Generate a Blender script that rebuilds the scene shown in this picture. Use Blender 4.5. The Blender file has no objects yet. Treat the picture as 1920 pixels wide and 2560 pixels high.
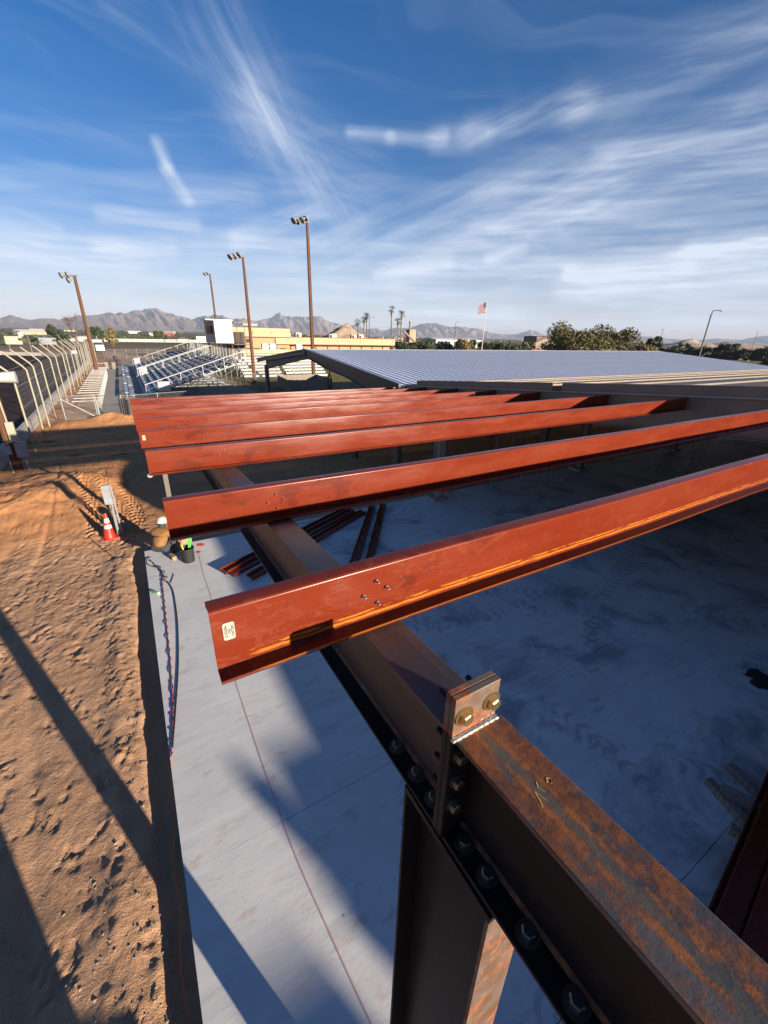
import bpy, math, random
import numpy as np
from mathutils import Vector, Matrix

random.seed(7)
RNG = np.random.default_rng(11)
SC = bpy.context.scene
COL = SC.collection
R = math.radians

# ------------------------------------------------------------------ camera
CAMH = 5.1                                     # metres above the slab
cam = bpy.data.cameras.new('camera')
cam.sensor_fit = 'HORIZONTAL'
cam.sensor_width = 36.0
cam.lens = 36.0 * 1041.0 / 1920.0
cam.clip_start = 0.02
cam.clip_end = 30000
cam_o = bpy.data.objects.new('camera', cam)
COL.objects.link(cam_o)
right = Vector((0.86182744, -0.50672133, 0.0220669))
down = Vector((-0.17986735, -0.34601737, -0.92082556))
fwd = Vector((0.47423749, 0.78962363, -0.38934988))
m = Matrix.Identity(4)
for i in range(3):
    m[i][0] = right[i]; m[i][1] = -down[i]; m[i][2] = -fwd[i]
m.translation = Vector((0, 0, CAMH))
cam_o.matrix_world = m
SC.camera = cam_o

# ------------------------------------------------------------------ light
SUN_EL = R(11.6)
SUN_AZ = R(180 - 21.5)                          # clockwise from +Y (the way the rafters run)
sun_dir = Vector((math.sin(SUN_AZ) * math.cos(SUN_EL), math.cos(SUN_AZ) * math.cos(SUN_EL), math.sin(SUN_EL)))
sl = bpy.data.lights.new('sun', 'SUN')
sl.energy = 5.0
sl.angle = R(0.53)
sl.color = (1.0, 0.87, 0.70)
so = bpy.data.objects.new('sun', sl)
COL.objects.link(so)
so.rotation_euler = (-sun_dir).to_track_quat('-Z', 'Y').to_euler()
so.location = (0, -20, 40)

SC.view_settings.view_transform = 'Standard'
SC.view_settings.look = 'None'
SC.view_settings.gamma = 1.0
SC.view_settings.exposure = 1.5
SC.view_settings.use_curve_mapping = False
SC.cycles.use_denoising = True
SC.cycles.max_bounces = 6
SC.cycles.diffuse_bounces = 3
SC.cycles.glossy_bounces = 3
SC.cycles.transparent_max_bounces = 8
SC.cycles.volume_bounces = 0
SC.cycles.sample_clamp_indirect = 6.0

# ------------------------------------------------------------------ node helper
class NT:
    def __init__(s, tree):
        s.t = tree; s.nodes = tree.nodes; s.links = tree.links
    def new(s, typ, **props):
        n = s.nodes.new(typ)
        for k, v in props.items(): setattr(n, k, v)
        return n
    def put(s, sock, v):
        if v is None: return
        if isinstance(v, bpy.types.NodeSocket): s.links.new(v, sock)
        else: sock.default_value = v
    def math(s, op, a, b=None, c=None, clamp=False):
        n = s.new('ShaderNodeMath', operation=op, use_clamp=clamp)
        s.put(n.inputs[0], a); s.put(n.inputs[1], b)
        if c is not None: s.put(n.inputs[2], c)
        return n.outputs[0]
    def vmath(s, op, a, b=None, scale=None):
        n = s.new('ShaderNodeVectorMath', operation=op)
        s.put(n.inputs[0], a); s.put(n.inputs[1], b)
        if scale is not None: s.put(n.inputs[3], scale)
        return n.outputs['Value'] if op in ('DOT_PRODUCT', 'LENGTH', 'DISTANCE') else n.outputs[0]
    def sep(s, v):
        n = s.new('ShaderNodeSeparateXYZ'); s.put(n.inputs[0], v); return n.outputs
    def comb(s, x=0.0, y=0.0, z=0.0):
        n = s.new('ShaderNodeCombineXYZ'); s.put(n.inputs[0], x); s.put(n.inputs[1], y); s.put(n.inputs[2], z); return n.outputs[0]
    def mapping(s, v, scale=(1, 1, 1), rot=(0, 0, 0), loc=(0, 0, 0)):
        n = s.new('ShaderNodeMapping'); s.put(n.inputs[0], v)
        n.inputs['Scale'].default_value = scale; n.inputs['Rotation'].default_value = rot; n.inputs['Location'].default_value = loc
        return n.outputs[0]
    def noise(s, v, scale=5.0, detail=3.0, rough=0.55, dist=0.0):
        n = s.new('ShaderNodeTexNoise'); s.put(n.inputs['Vector'], v)
        n.inputs['Scale'].default_value = scale; n.inputs['Detail'].default_value = detail
        n.inputs['Roughness'].default_value = rough; n.inputs['Distortion'].default_value = dist
        return n.outputs['Fac']
    def voro(s, v, scale=5.0, feature='F1', rnd=1.0):
        n = s.new('ShaderNodeTexVoronoi', feature=feature); s.put(n.inputs['Vector'], v)
        n.inputs['Scale'].default_value = scale; n.inputs['Randomness'].default_value = rnd
        return n.outputs['Distance']
    def rng(s, v, a, b, c=0.0, d=1.0, smooth=True):
        n = s.new('ShaderNodeMapRange', interpolation_type='SMOOTHSTEP' if smooth else 'LINEAR')
        s.put(n.inputs[0], v)
        for i, q in enumerate((a, b, c, d)): s.put(n.inputs[i + 1], q)
        return n.outputs[0]
    def mix(s, f, a, b, mode='MIX'):
        n = s.new('ShaderNodeMix', data_type='RGBA', blend_type=mode)
        s.put(n.inputs[0], f)
        s.put(n.inputs[6], a if not isinstance(a, tuple) else (*a, 1.0)[:4])
        s.put(n.inputs[7], b if not isinstance(b, tuple) else (*b, 1.0)[:4])
        return n.outputs[2]
    def bump(s, h, strength=0.3, dist=0.01):
        n = s.new('ShaderNodeBump'); s.put(n.inputs['Height'], h)
        n.inputs['Strength'].default_value = strength; n.inputs['Distance'].default_value = dist
        return n.outputs[0]

# ------------------------------------------------------------------ world: clear winter sky with cirrus
w = bpy.data.worlds.new('World'); SC.world = w; w.use_nodes = True
nt = NT(w.node_tree); nt.nodes.clear()
sky = nt.new('ShaderNodeTexSky', sky_type='NISHITA')
sky.sun_disc = False
sky.sun_elevation = SUN_EL
sky.sun_rotation = SUN_AZ
sky.altitude = 60
sky.air_density = 1.0
sky.dust_density = 0.35
sky.ozone_density = 3.0
dirv = nt.vmath('NORMALIZE', nt.new('ShaderNodeTexCoord').outputs['Generated'])
dx, dy, dz = nt.sep(dirv)
az = nt.math('ARCTAN2', dx, dy)
el = nt.math('ARCSINE', dz)
zc = nt.math('MAXIMUM', dz, 0.02)
zc = nt.math('ADD', zc, 0.10)
plane = nt.comb(nt.math('DIVIDE', dx, zc), nt.math('DIVIDE', dy, zc), 0.0)
# slow warp shared by everything
wv = nt.new('ShaderNodeTexNoise'); nt.put(wv.inputs['Vector'], plane); wv.inputs['Scale'].default_value = 1.1; wv.inputs['Detail'].default_value = 3.0
warp = nt.vmath('SUBTRACT', wv.outputs['Color'], (0.5, 0.5, 0.5))
pw = nt.vmath('ADD', plane, nt.vmath('SCALE', warp, scale=0.9))
fib1 = nt.noise(nt.mapping(nt.mapping(pw, rot=(0, 0, R(-38))), scale=(0.35, 4.0, 1)), 1.5, 5.0, 0.55)
fib2 = nt.noise(nt.mapping(nt.mapping(pw, rot=(0, 0, R(22))), scale=(0.25, 3.2, 1), loc=(3.1, 1.7, 0)), 1.2, 5.0, 0.55)
big = nt.noise(nt.mapping(plane, loc=(5.3, 2.2, 0)), 0.45, 2.0, 0.5)
veil = nt.math('MULTIPLY', nt.rng(fib1, 0.46, 0.80), nt.rng(big, 0.38, 0.66))
veil2 = nt.math('MULTIPLY', nt.rng(fib2, 0.47, 0.82), nt.rng(big, 0.62, 0.40))
cl = nt.math('MULTIPLY', nt.math('ADD', veil, veil2), 0.14)
# cirrus streaks (degrees of azimuth and elevation) : a, b, width, strength
ae = nt.comb(az, el, 0.0)
wa = nt.new('ShaderNodeTexNoise'); nt.put(wa.inputs['Vector'], ae); wa.inputs['Scale'].default_value = 5.0; wa.inputs['Detail'].default_value = 2.5
aw = nt.vmath('ADD', ae, nt.vmath('SCALE', nt.vmath('SUBTRACT', wa.outputs['Color'], (0.5, 0.5, 0.5)), scale=0.032))
STREAKS = [((26.6, 19.1), (30.5, 18.9), 0.85, 0.48),
    ((30.5, 18.9), (36.5, 19.0), 0.85, 0.48),
    ((35.6, 19.0), (40.7, 19.3), 1.6, 0.35),
    ((39.4, 19.2), (50.1, 21.3), 1.9, 0.5),
    ((50.1, 21.3), (63.8, 23.3), 3.0, 0.4),
    ((14.1, 24.2), (16.7, 20.4), 5.5, 0.24),
    ((16.7, 20.4), (26.5, 14.9), 5.5, 0.24),
    ((16.0, 21.7), (23.0, 16.0), 1.8, 0.26),
    ((16.7, 20.4), (25.6, 11.6), 4.5, 0.2),
    ((6.8, 16.8), (7.3, 14.9), 0.9, 0.55),
    ((7.3, 14.9), (8.9, 12.4), 0.9, 0.55),
    ((0.9, 10.4), (9.4, 10.3), 1.1, 0.5),
    ((9.4, 12.6), (15.1, 13.5), 2.2, 0.35),
    ((13.6, 10.5), (22.0, 12.9), 2.6, 0.4),
    ((13.8, 9.3), (21.0, 10.3), 1.3, 0.4),
    ((22.8, 9.2), (53.0, 15.0), 5.0, 0.42),
    ((43.2, 13.2), (66.0, 16.7), 4.5, 0.42),
    ((32.2, 8.3), (67.0, 13.7), 3.4, 0.36),
    ((53.7, 16.9), (65.6, 18.0), 2.5, 0.3),
    ((-7.7, 7.6), (19.0, 7.1), 3.2, 0.5),
    ((-7.3, 9.3), (-3.4, 8.5), 1.0, 0.5),
    ((0.1, 7.9), (6.3, 8.1), 1.5, 0.5),
    ((-8.1, 6.0), (1.4, 5.6), 3, 0.3),
    ((32.3, 5.4), (67.5, 10.2), 2.4, 0.42),
    ((36.2, 4.4), (62.2, 6.7), 1.8, 0.4),
    ((42.5, 8.4), (46.4, 9.1), 0.9, 0.6),
    ((51.5, 6.6), (60.1, 6.6), 1.1, 0.6),
    ((62.1, 7.0), (68.8, 7.6), 2.2, 0.75),
    ((63.0, 8.7), (68.4, 8.9), 1.5, 0.5),
    ((51.0, 4.9), (69.5, 5.3), 1.6, 0.5),
    ((29.8, 7.0), (37.9, 8.0), 1.4, 0.4),
    ((5.2, 25.2), (10.7, 23.3), 2.6, 0.16)]
aw2 = nt.vmath('ADD', ae, nt.vmath('SCALE', nt.vmath('SUBTRACT', wa.outputs['Color'], (0.5, 0.5, 0.5)), scale=0.020))
FQ = (-55, -18, 0, 18, 45)
FN = [nt.noise(nt.mapping(nt.mapping(aw2, rot=(0, 0, -R(q))), scale=(2.6, 26.0, 1), loc=(q * 0.37, 0, 0)), 1.4, 7.0, 0.60) for q in FQ]
FN = [nt.rng(f, 0.34, 0.72, 0.14, 0.86) for f in FN]
FT = [nt.math('MULTIPLY_ADD', f, 0.9, 0.10) for f in FN]
for (a, b, wd, st) in STREAKS:
    A = (R(a[0]), R(a[1]), 0); B = (R(b[0]), R(b[1]), 0)
    ba = (B[0] - A[0], B[1] - A[1], 0); L2 = ba[0] ** 2 + ba[1] ** 2
    n_ = nt.new('ShaderNodeVectorMath', operation='MULTIPLY_ADD')     # chained through cl so the streaks are worked out one by one
    nt.put(n_.inputs[0], cl); n_.inputs[1].default_value = (1e-7, 1e-7, 1e-7); nt.put(n_.inputs[2], aw)
    pa = nt.vmath('SUBTRACT', n_.outputs[0], A)
    h = nt.math('DIVIDE', nt.vmath('DOT_PRODUCT', pa, ba), L2, clamp=True)
    d = nt.vmath('LENGTH', nt.vmath('SUBTRACT', pa, nt.vmath('SCALE', ba, scale=h)))
    ang = math.degrees(math.atan2(ba[1], ba[0])); ang = (ang + 90) % 180 - 90
    fn = (FT if wd < 1.7 else FN)[int(np.argmin([abs(ang - q) for q in FQ]))]
    msk = nt.math('MULTIPLY', nt.rng(d, R(wd * 1.15), 0.0), fn)
    cl = nt.math('MULTIPLY_ADD', msk, st, cl)
# pale layered haze towards the horizon
low = nt.noise(nt.mapping(ae, scale=(2.0, 22.0, 1)), 1.5, 3.0, 0.5)
lowm = nt.math('MULTIPLY', nt.rng(el, R(22), R(1.5)), nt.rng(low, 0.36, 0.72))
cl = nt.math('ADD', cl, nt.math('MULTIPLY', lowm, 0.40))
cl = nt.math('ADD', cl, nt.math('MULTIPLY', nt.rng(el, R(13), R(0.5)), 0.40))
cl = nt.math('MULTIPLY', cl, nt.rng(el, R(-1), R(2.5)))
cl = nt.math('MINIMUM', cl, 0.92)
hsv = nt.new('ShaderNodeHueSaturation'); hsv.inputs['Saturation'].default_value = 1.36; hsv.inputs['Value'].default_value = 0.45
nt.put(hsv.inputs['Color'], sky.outputs[0])
skyc = nt.mix(cl, nt.mix(1.0, hsv.outputs[0], (1.04, 0.80, 0.98), 'MULTIPLY'), (2.7, 2.95, 3.4))
bg = nt.new('ShaderNodeBackground'); nt.put(bg.inputs[0], skyc); bg.inputs[1].default_value = 0.104
w.cycles.sampling_method = 'NONE'
wo = nt.new('ShaderNodeOutputWorld'); nt.links.new(bg.outputs[0], wo.inputs[0])

# ------------------------------------------------------------------ mesh helpers
class MB:
    def __init__(s): s.v = []; s.f = []
    def add(s, vs, fs):
        o = len(s.v); s.v.extend([tuple(p) for p in vs]); s.f.extend([tuple(i + o for i in f) for f in fs]); return s
    def box(s, x0, x1, y0, y1, z0, z1):
        return s.add([(x0, y0, z0), (x1, y0, z0), (x1, y1, z0), (x0, y1, z0), (x0, y0, z1), (x1, y0, z1), (x1, y1, z1), (x0, y1, z1)],
                     [(0, 3, 2, 1), (4, 5, 6, 7), (0, 1, 5, 4), (1, 2, 6, 5), (2, 3, 7, 6), (3, 0, 4, 7)])
    def hexa(s, p):
        return s.add(p, [(0, 3, 2, 1), (4, 5, 6, 7), (0, 1, 5, 4), (1, 2, 6, 5), (2, 3, 7, 6), (3, 0, 4, 7)])
    def bar(s, a, b, wd, ht, up=(0, 0, 1)):
        a = Vector(a); b = Vector(b); d = (b - a).normalized(); u = Vector(up)
        sd = d.cross(u)
        if sd.length < 1e-4: sd = d.cross(Vector((1, 0, 0)))
        sd.normalize(); u2 = sd.cross(d).normalized()
        sd *= wd / 2; u2 *= ht / 2
        return s.hexa([a - sd - u2, a + sd - u2, b + sd - u2, b - sd - u2, a - sd + u2, a + sd + u2, b + sd + u2, b - sd + u2])
    def tube(s, pts, r, n=8, cap=True):
        pts = [Vector(p) for p in pts]; k = len(pts)
        rs = r if isinstance(r, (list, tuple)) else [r] * k
        rings = []
        prev = None
        for i, p in enumerate(pts):
            d = (pts[min(i + 1, k - 1)] - pts[max(i - 1, 0)]).normalized()
            if prev is None:
                ref = Vector((0, 0, 1)) if abs(d.z) < 0.9 else Vector((1, 0, 0))
                sd = d.cross(ref).normalized()
            else:
                sd = (prev - d * prev.dot(d)).normalized()
            prev = sd; u = d.cross(sd)
            rings.append([p + (sd * math.cos(2 * math.pi * j / n) + u * math.sin(2 * math.pi * j / n)) * rs[i] for j in range(n)])
        vs = [q for rg in rings for q in rg]; fs = []
        for i in range(k - 1):
            for j in range(n):
                fs.append((i * n + j, i * n + (j + 1) % n, (i + 1) * n + (j + 1) % n, (i + 1) * n + j))
        if cap:
            fs.append(tuple(range(n))[::-1]); fs.append(tuple((k - 1) * n + j for j in range(n)))
        return s.add(vs, fs)
    def lathe(s, prof, c=(0, 0, 0), n=16):
        vs = []; fs = []; k = len(prof)
        for (r, z) in prof:
            for j in range(n):
                a = 2 * math.pi * j / n; vs.append((c[0] + r * math.cos(a), c[1] + r * math.sin(a), c[2] + z))
        for i in range(k - 1):
            for j in range(n):
                fs.append((i * n + j, i * n + (j + 1) % n, (i + 1) * n + (j + 1) % n, (i + 1) * n + j))
        fs.append(tuple(range(n))[::-1]); fs.append(tuple((k - 1) * n + j for j in range(n)))
        return s.add(vs, fs)
    def sweep(s, prof, path):
        """closed profile given as (a,b) offsets with frame callback: path = list of (origin, A, B)"""
        n = len(prof); vs = []; fs = []
        for (o, A, B) in path:
            o = Vector(o); A = Vector(A); B = Vector(B)
            vs += [o + A * p[0] + B * p[1] for p in prof]
        for i in range(len(path) - 1):
            for j in range(n):
                fs.append((i * n + j, i * n + (j + 1) % n, (i + 1) * n + (j + 1) % n, (i + 1) * n + j))
        fs.append(tuple(range(n))[::-1]); fs.append(tuple((len(path) - 1) * n + j for j in range(n)))
        return s.add(vs, fs)
    def sphere(s, c, r, n=10, mrows=6, sq=(1, 1, 1)):
        prof = []
        vs = [(c[0], c[1], c[2] - r * sq[2])]; fs = []
        for i in range(1, mrows):
            t = math.pi * i / mrows
            for j in range(n):
                a = 2 * math.pi * j / n
                vs.append((c[0] + r * sq[0] * math.sin(t) * math.cos(a), c[1] + r * sq[1] * math.sin(t) * math.sin(a), c[2] - r * sq[2] * math.cos(t)))
        vs.append((c[0], c[1], c[2] + r * sq[2])); last = len(vs) - 1
        for j in range(n):
            fs.append((0, 1 + (j + 1) % n, 1 + j)); fs.append((last, 1 + (mrows - 2) * n + j, 1 + (mrows - 2) * n + (j + 1) % n))
        for i in range(mrows - 2):
            for j in range(n):
                fs.append((1 + i * n + j, 1 + i * n + (j + 1) % n, 1 + (i + 1) * n + (j + 1) % n, 1 + (i + 1) * n + j))
        return s.add(vs, fs)
    def mesh(s, name, mat=None, smooth=False):
        me = bpy.data.meshes.new(name); me.from_pydata([tuple(p) for p in s.v], [], s.f); me.update()
        if mat: me.materials.append(mat)
        if smooth:
            me.polygons.foreach_set('use_smooth', [True] * len(me.polygons))
            me.set_sharp_from_angle(angle=R(38))
        return me

def link(name, me, parent=None, loc=None):
    o = bpy.data.objects.new(name, me); COL.objects.link(o)
    if parent is not None: o.parent = parent
    if loc is not None: o.location = loc
    return o
def obj(name, mb, mat, parent=None, smooth=False, loc=None):
    return link(name, mb.mesh(name, mat, smooth), parent, loc)
def tag(o, label, cat, group=None):
    o['label'] = label; o['category'] = cat
    if group: o['group'] = group
    return o
def thing(name, label, cat, loc=(0, 0, 0), rz=0.0, group=None):
    o = bpy.data.objects.new(name, None); o.empty_display_size = 0.2; COL.objects.link(o)
    o.location = loc; o.rotation_euler = (0, 0, rz)
    return tag(o, label, cat, group)
def struct(name, mb_or_me, mat=None, smooth=False):
    me = mb_or_me.mesh(name, mat, smooth) if isinstance(mb_or_me, MB) else mb_or_me
    o = link(name, me); o['kind'] = 'structure'; return o
def copy_tree(o, parent=None):
    c = o.copy(); COL.objects.link(c)
    if parent is not None: c.parent = parent
    for ch in list(o.children): copy_tree(ch, c)
    return c
def text_mesh(body, size, mat, name='lettering', align='CENTER'):
    cu = bpy.data.curves.new(name, 'FONT'); cu.body = body; cu.size = size; cu.align_x = align; cu.align_y = 'CENTER'; cu.extrude = 0.0003
    o = bpy.data.objects.new(name, cu); COL.objects.link(o)
    bpy.context.view_layer.update()
    me = bpy.data.meshes.new_from_object(o.evaluated_get(bpy.context.evaluated_depsgraph_get()))
    bpy.data.objects.remove(o); me.materials.clear(); me.materials.append(mat); me.name = name
    return me

# ------------------------------------------------------------------ materials
MATS = {}
def material(name):
    mt = bpy.data.materials.new(name); mt.use_nodes = True
    t = NT(mt.node_tree); b = t.nodes['Principled BSDF']; MATS[name] = mt
    return mt, t, b
def simple(name, c, rough=0.6, metal=0.0, var=0.12, scale=6.0, bump=0.0, bscale=60.0):
    mt, t, b = material(name)
    co = t.new('ShaderNodeTexCoord').outputs['Object']
    n = t.noise(co, scale, 4.0, 0.6)
    k = t.rng(n, 0.3, 0.7, 1.0 - var, 1.0 + var, smooth=False)
    mx = t.new('ShaderNodeMix', data_type='RGBA', blend_type='MULTIPLY'); mx.inputs[0].default_value = 1.0
    mx.inputs[6].default_value = (*c, 1); t.links.new(k, mx.inputs[7])
    t.links.new(mx.outputs[2], b.inputs['Base Color'])
    b.inputs['Roughness'].default_value = rough; b.inputs['Metallic'].default_value = metal
    if bump:
        t.links.new(t.bump(t.noise(co, bscale, 3.0), bump, 0.01), b.inputs['Normal'])
    return mt
def obco(t): return t.new('ShaderNodeTexCoord').outputs['Object']
def woco(t): return t.new('ShaderNodeNewGeometry').outputs['Position']

def red_oxide(name, spray=False, dust=0.5):
    mt, t, b = material(name)
    co0 = obco(t)
    rnd = t.math('MULTIPLY', t.new('ShaderNodeObjectInfo').outputs['Random'], 37.0)
    co = t.vmath('ADD', co0, t.comb(rnd, rnd, 0.0))
    st = t.mapping(co, scale=(1.0, 6, 5))
    n1 = t.noise(st, 1.6, 5.0, 0.6)
    n2 = t.noise(co, 22.0, 4.0, 0.65)
    col = t.mix(t.rng(n1, 0.3, 0.72), (0.122, 0.0165, 0.0060), (0.142, 0.0225, 0.0085))
    sm = t.noise(t.mapping(co, scale=(4, 7, 7), loc=(1.3, 0, 0.4)), 1.6, 5.0, 0.7, 1.2)
    smm = t.rng(sm, 0.55, 0.64)
    col = t.mix(t.math('MULTIPLY', smm, dust * 0.45), col, (0.165, 0.044, 0.024))
    col = t.mix(t.math('MULTIPLY', t.rng(n2, 0.66, 0.76), 0.5), col, (0.05, 0.008, 0.005))
    xs0, ys0, zs0 = t.sep(co0)
    hs = t.noise(t.mapping(co, scale=(5, 5, 9)), 1.0, 4.0, 0.6, 0.4)
    hsm = t.math('MULTIPLY', t.math('MULTIPLY', t.rng(hs, 0.54, 0.62), t.rng(xs0, 0.12, 0.3)), t.rng(xs0, 1.3, 0.8))
    col = t.mix(t.math('MULTIPLY', hsm, 0.55), col, (0.062, 0.011, 0.006))
    if spray:
        x, y, z = t.sep(co0)
        e = t.noise(t.mapping(co, scale=(9, 1, 40)), 1.0, 4.0, 0.7)
        band = t.math('ADD', z, t.math('MULTIPLY', t.math('SUBTRACT', e, 0.5), 0.020))
        b1 = t.math('MULTIPLY', t.rng(band, -0.178, -0.172), t.rng(band, -0.163, -0.168))
        b2 = t.math('MULTIPLY', t.rng(band, -0.160, -0.157), t.rng(band, -0.150, -0.154))
        bb = t.math('ADD', t.math('MULTIPLY', b1, t.rng(e, 0.30, 0.45)), t.math('MULTIPLY', b2, t.rng(e, 0.42, 0.55)), clamp=True)
        bb = t.math('MULTIPLY', bb, t.math('MULTIPLY', t.rng(x, 0.07, 0.12), t.rng(x, 5.5, 2.0)))
        col = t.mix(bb, col, (0.34, 0.115, 0.014))
        # wiped clean smear around the label, chalky tide lines
        tl = t.noise(t.mapping(co, scale=(3.2, 1, 9), loc=(0.2, 0, 2.0)), 1.3, 5.0, 0.65, 0.8)
        ln = t.rng(t.math('ABSOLUTE', t.math('SUBTRACT', tl, 0.52)), 0.022, 0.002)
        col = t.mix(t.math('MULTIPLY', t.math('MULTIPLY', ln, t.rng(x, 1.4, 0.4, 0.04, 0.20)), 1.0), col, (0.22, 0.085, 0.055))
    t.links.new(col, b.inputs['Base Color'])
    t.links.new(t.rng(n1, 0.3, 0.7, 0.20, 0.32), b.inputs['Roughness'])
    b.inputs['Specular IOR Level'].default_value = 0.22
    t.links.new(t.bump(t.noise(t.mapping(co, scale=(1, 6, 6)), 4.0, 3.0), 0.10, 0.01), b.inputs['Normal'])
    return mt
red_oxide('red_primer'); red_oxide('red_primer_worn', spray=True, dust=0.7)

def rusty(name, amount=0.5, stripe=False, base=(0.045, 0.045, 0.05)):
    mt, t, b = material(name)
    co = obco(t)
    lon = t.mapping(co, scale=(7, 2.2, 7))
    n1 = t.noise(lon, 1.8, 8.0, 0.70, 0.6)
    n2 = t.noise(co, 34.0, 5.0, 0.72)
    n3 = t.noise(t.mapping(co, scale=(9, 0.8, 9), loc=(3, 1, 2)), 1.5, 5.0, 0.62)
    mk = t.rng(t.math('ADD', n1, t.math('MULTIPLY', t.math('SUBTRACT', n2, 0.5), 0.35)), 0.62 - 0.30 * amount, 0.78 - 0.30 * amount)
    rust = t.mix(t.rng(n2, 0.3, 0.75), (0.075, 0.022, 0.010), (0.27, 0.080, 0.018))
    steel = t.mix(t.rng(n3, 0.35, 0.7), base, tuple(0.6 * q + 0.010 for q in base) if base[0] < 0.03 else (0.075, 0.060, 0.050) if base[0] < 0.05 else (0.12, 0.10, 0.085))
    if stripe:
        x, y, z = t.sep(co)
        xe = t.math('ADD', t.math('SUBTRACT', x, t.math('MULTIPLY', y, 0.02)), t.math('MULTIPLY', t.math('SUBTRACT', t.noise(t.mapping(co, scale=(6, 1.6, 6)), 5.0, 8.0, 0.75), 0.5), 0.062))
        dd = t.math('ABSOLUTE', t.math('ADD', xe, 0.004))
        edge = t.math('MULTIPLY', t.rng(dd, 0.026, 0.019), t.rng(dd, 0.008, 0.013))
        mid = t.rng(dd, 0.011, 0.007)
        mk = t.math('MAXIMUM', mk, t.math('MULTIPLY', edge, t.rng(n2, 0.35, 0.5)))
        col = t.mix(mk, steel, rust)
        col = t.mix(t.math('MULTIPLY', mid, t.rng(n3, 0.3, 0.6, 0.35, 0.85)), col, (0.105, 0.090, 0.062))
        col = t.mix(t.math('MULTIPLY', edge, t.rng(n2, 0.4, 0.62, 0.0, 0.7)), col, (0.36, 0.11, 0.02))
    else:
        col = t.mix(mk, steel, rust)
    t.links.new(col, b.inputs['Base Color'])
    t.links.new(t.mix(mk, (0.42, 0.42, 0.42), (0.85, 0.85, 0.85)), b.inputs['Roughness'])
    b.inputs['Metallic'].default_value = 0.0
    b.inputs['Specular IOR Level'].default_value = 0.6
    t.links.new(t.bump(t.math('ADD', n2, n1), 0.25, 0.004), b.inputs['Normal'])
    return mt
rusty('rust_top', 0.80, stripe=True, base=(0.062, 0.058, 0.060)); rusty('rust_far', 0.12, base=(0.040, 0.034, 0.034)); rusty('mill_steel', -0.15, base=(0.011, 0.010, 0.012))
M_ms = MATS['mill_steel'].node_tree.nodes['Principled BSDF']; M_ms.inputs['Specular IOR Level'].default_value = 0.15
rusty('rust_sunlit', 0.5, base=(0.11, 0.050, 0.020)); rusty('rust_bright', 0.95); rusty('plate_steel_lit', 0.55, base=(0.105, 0.060, 0.038))

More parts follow.
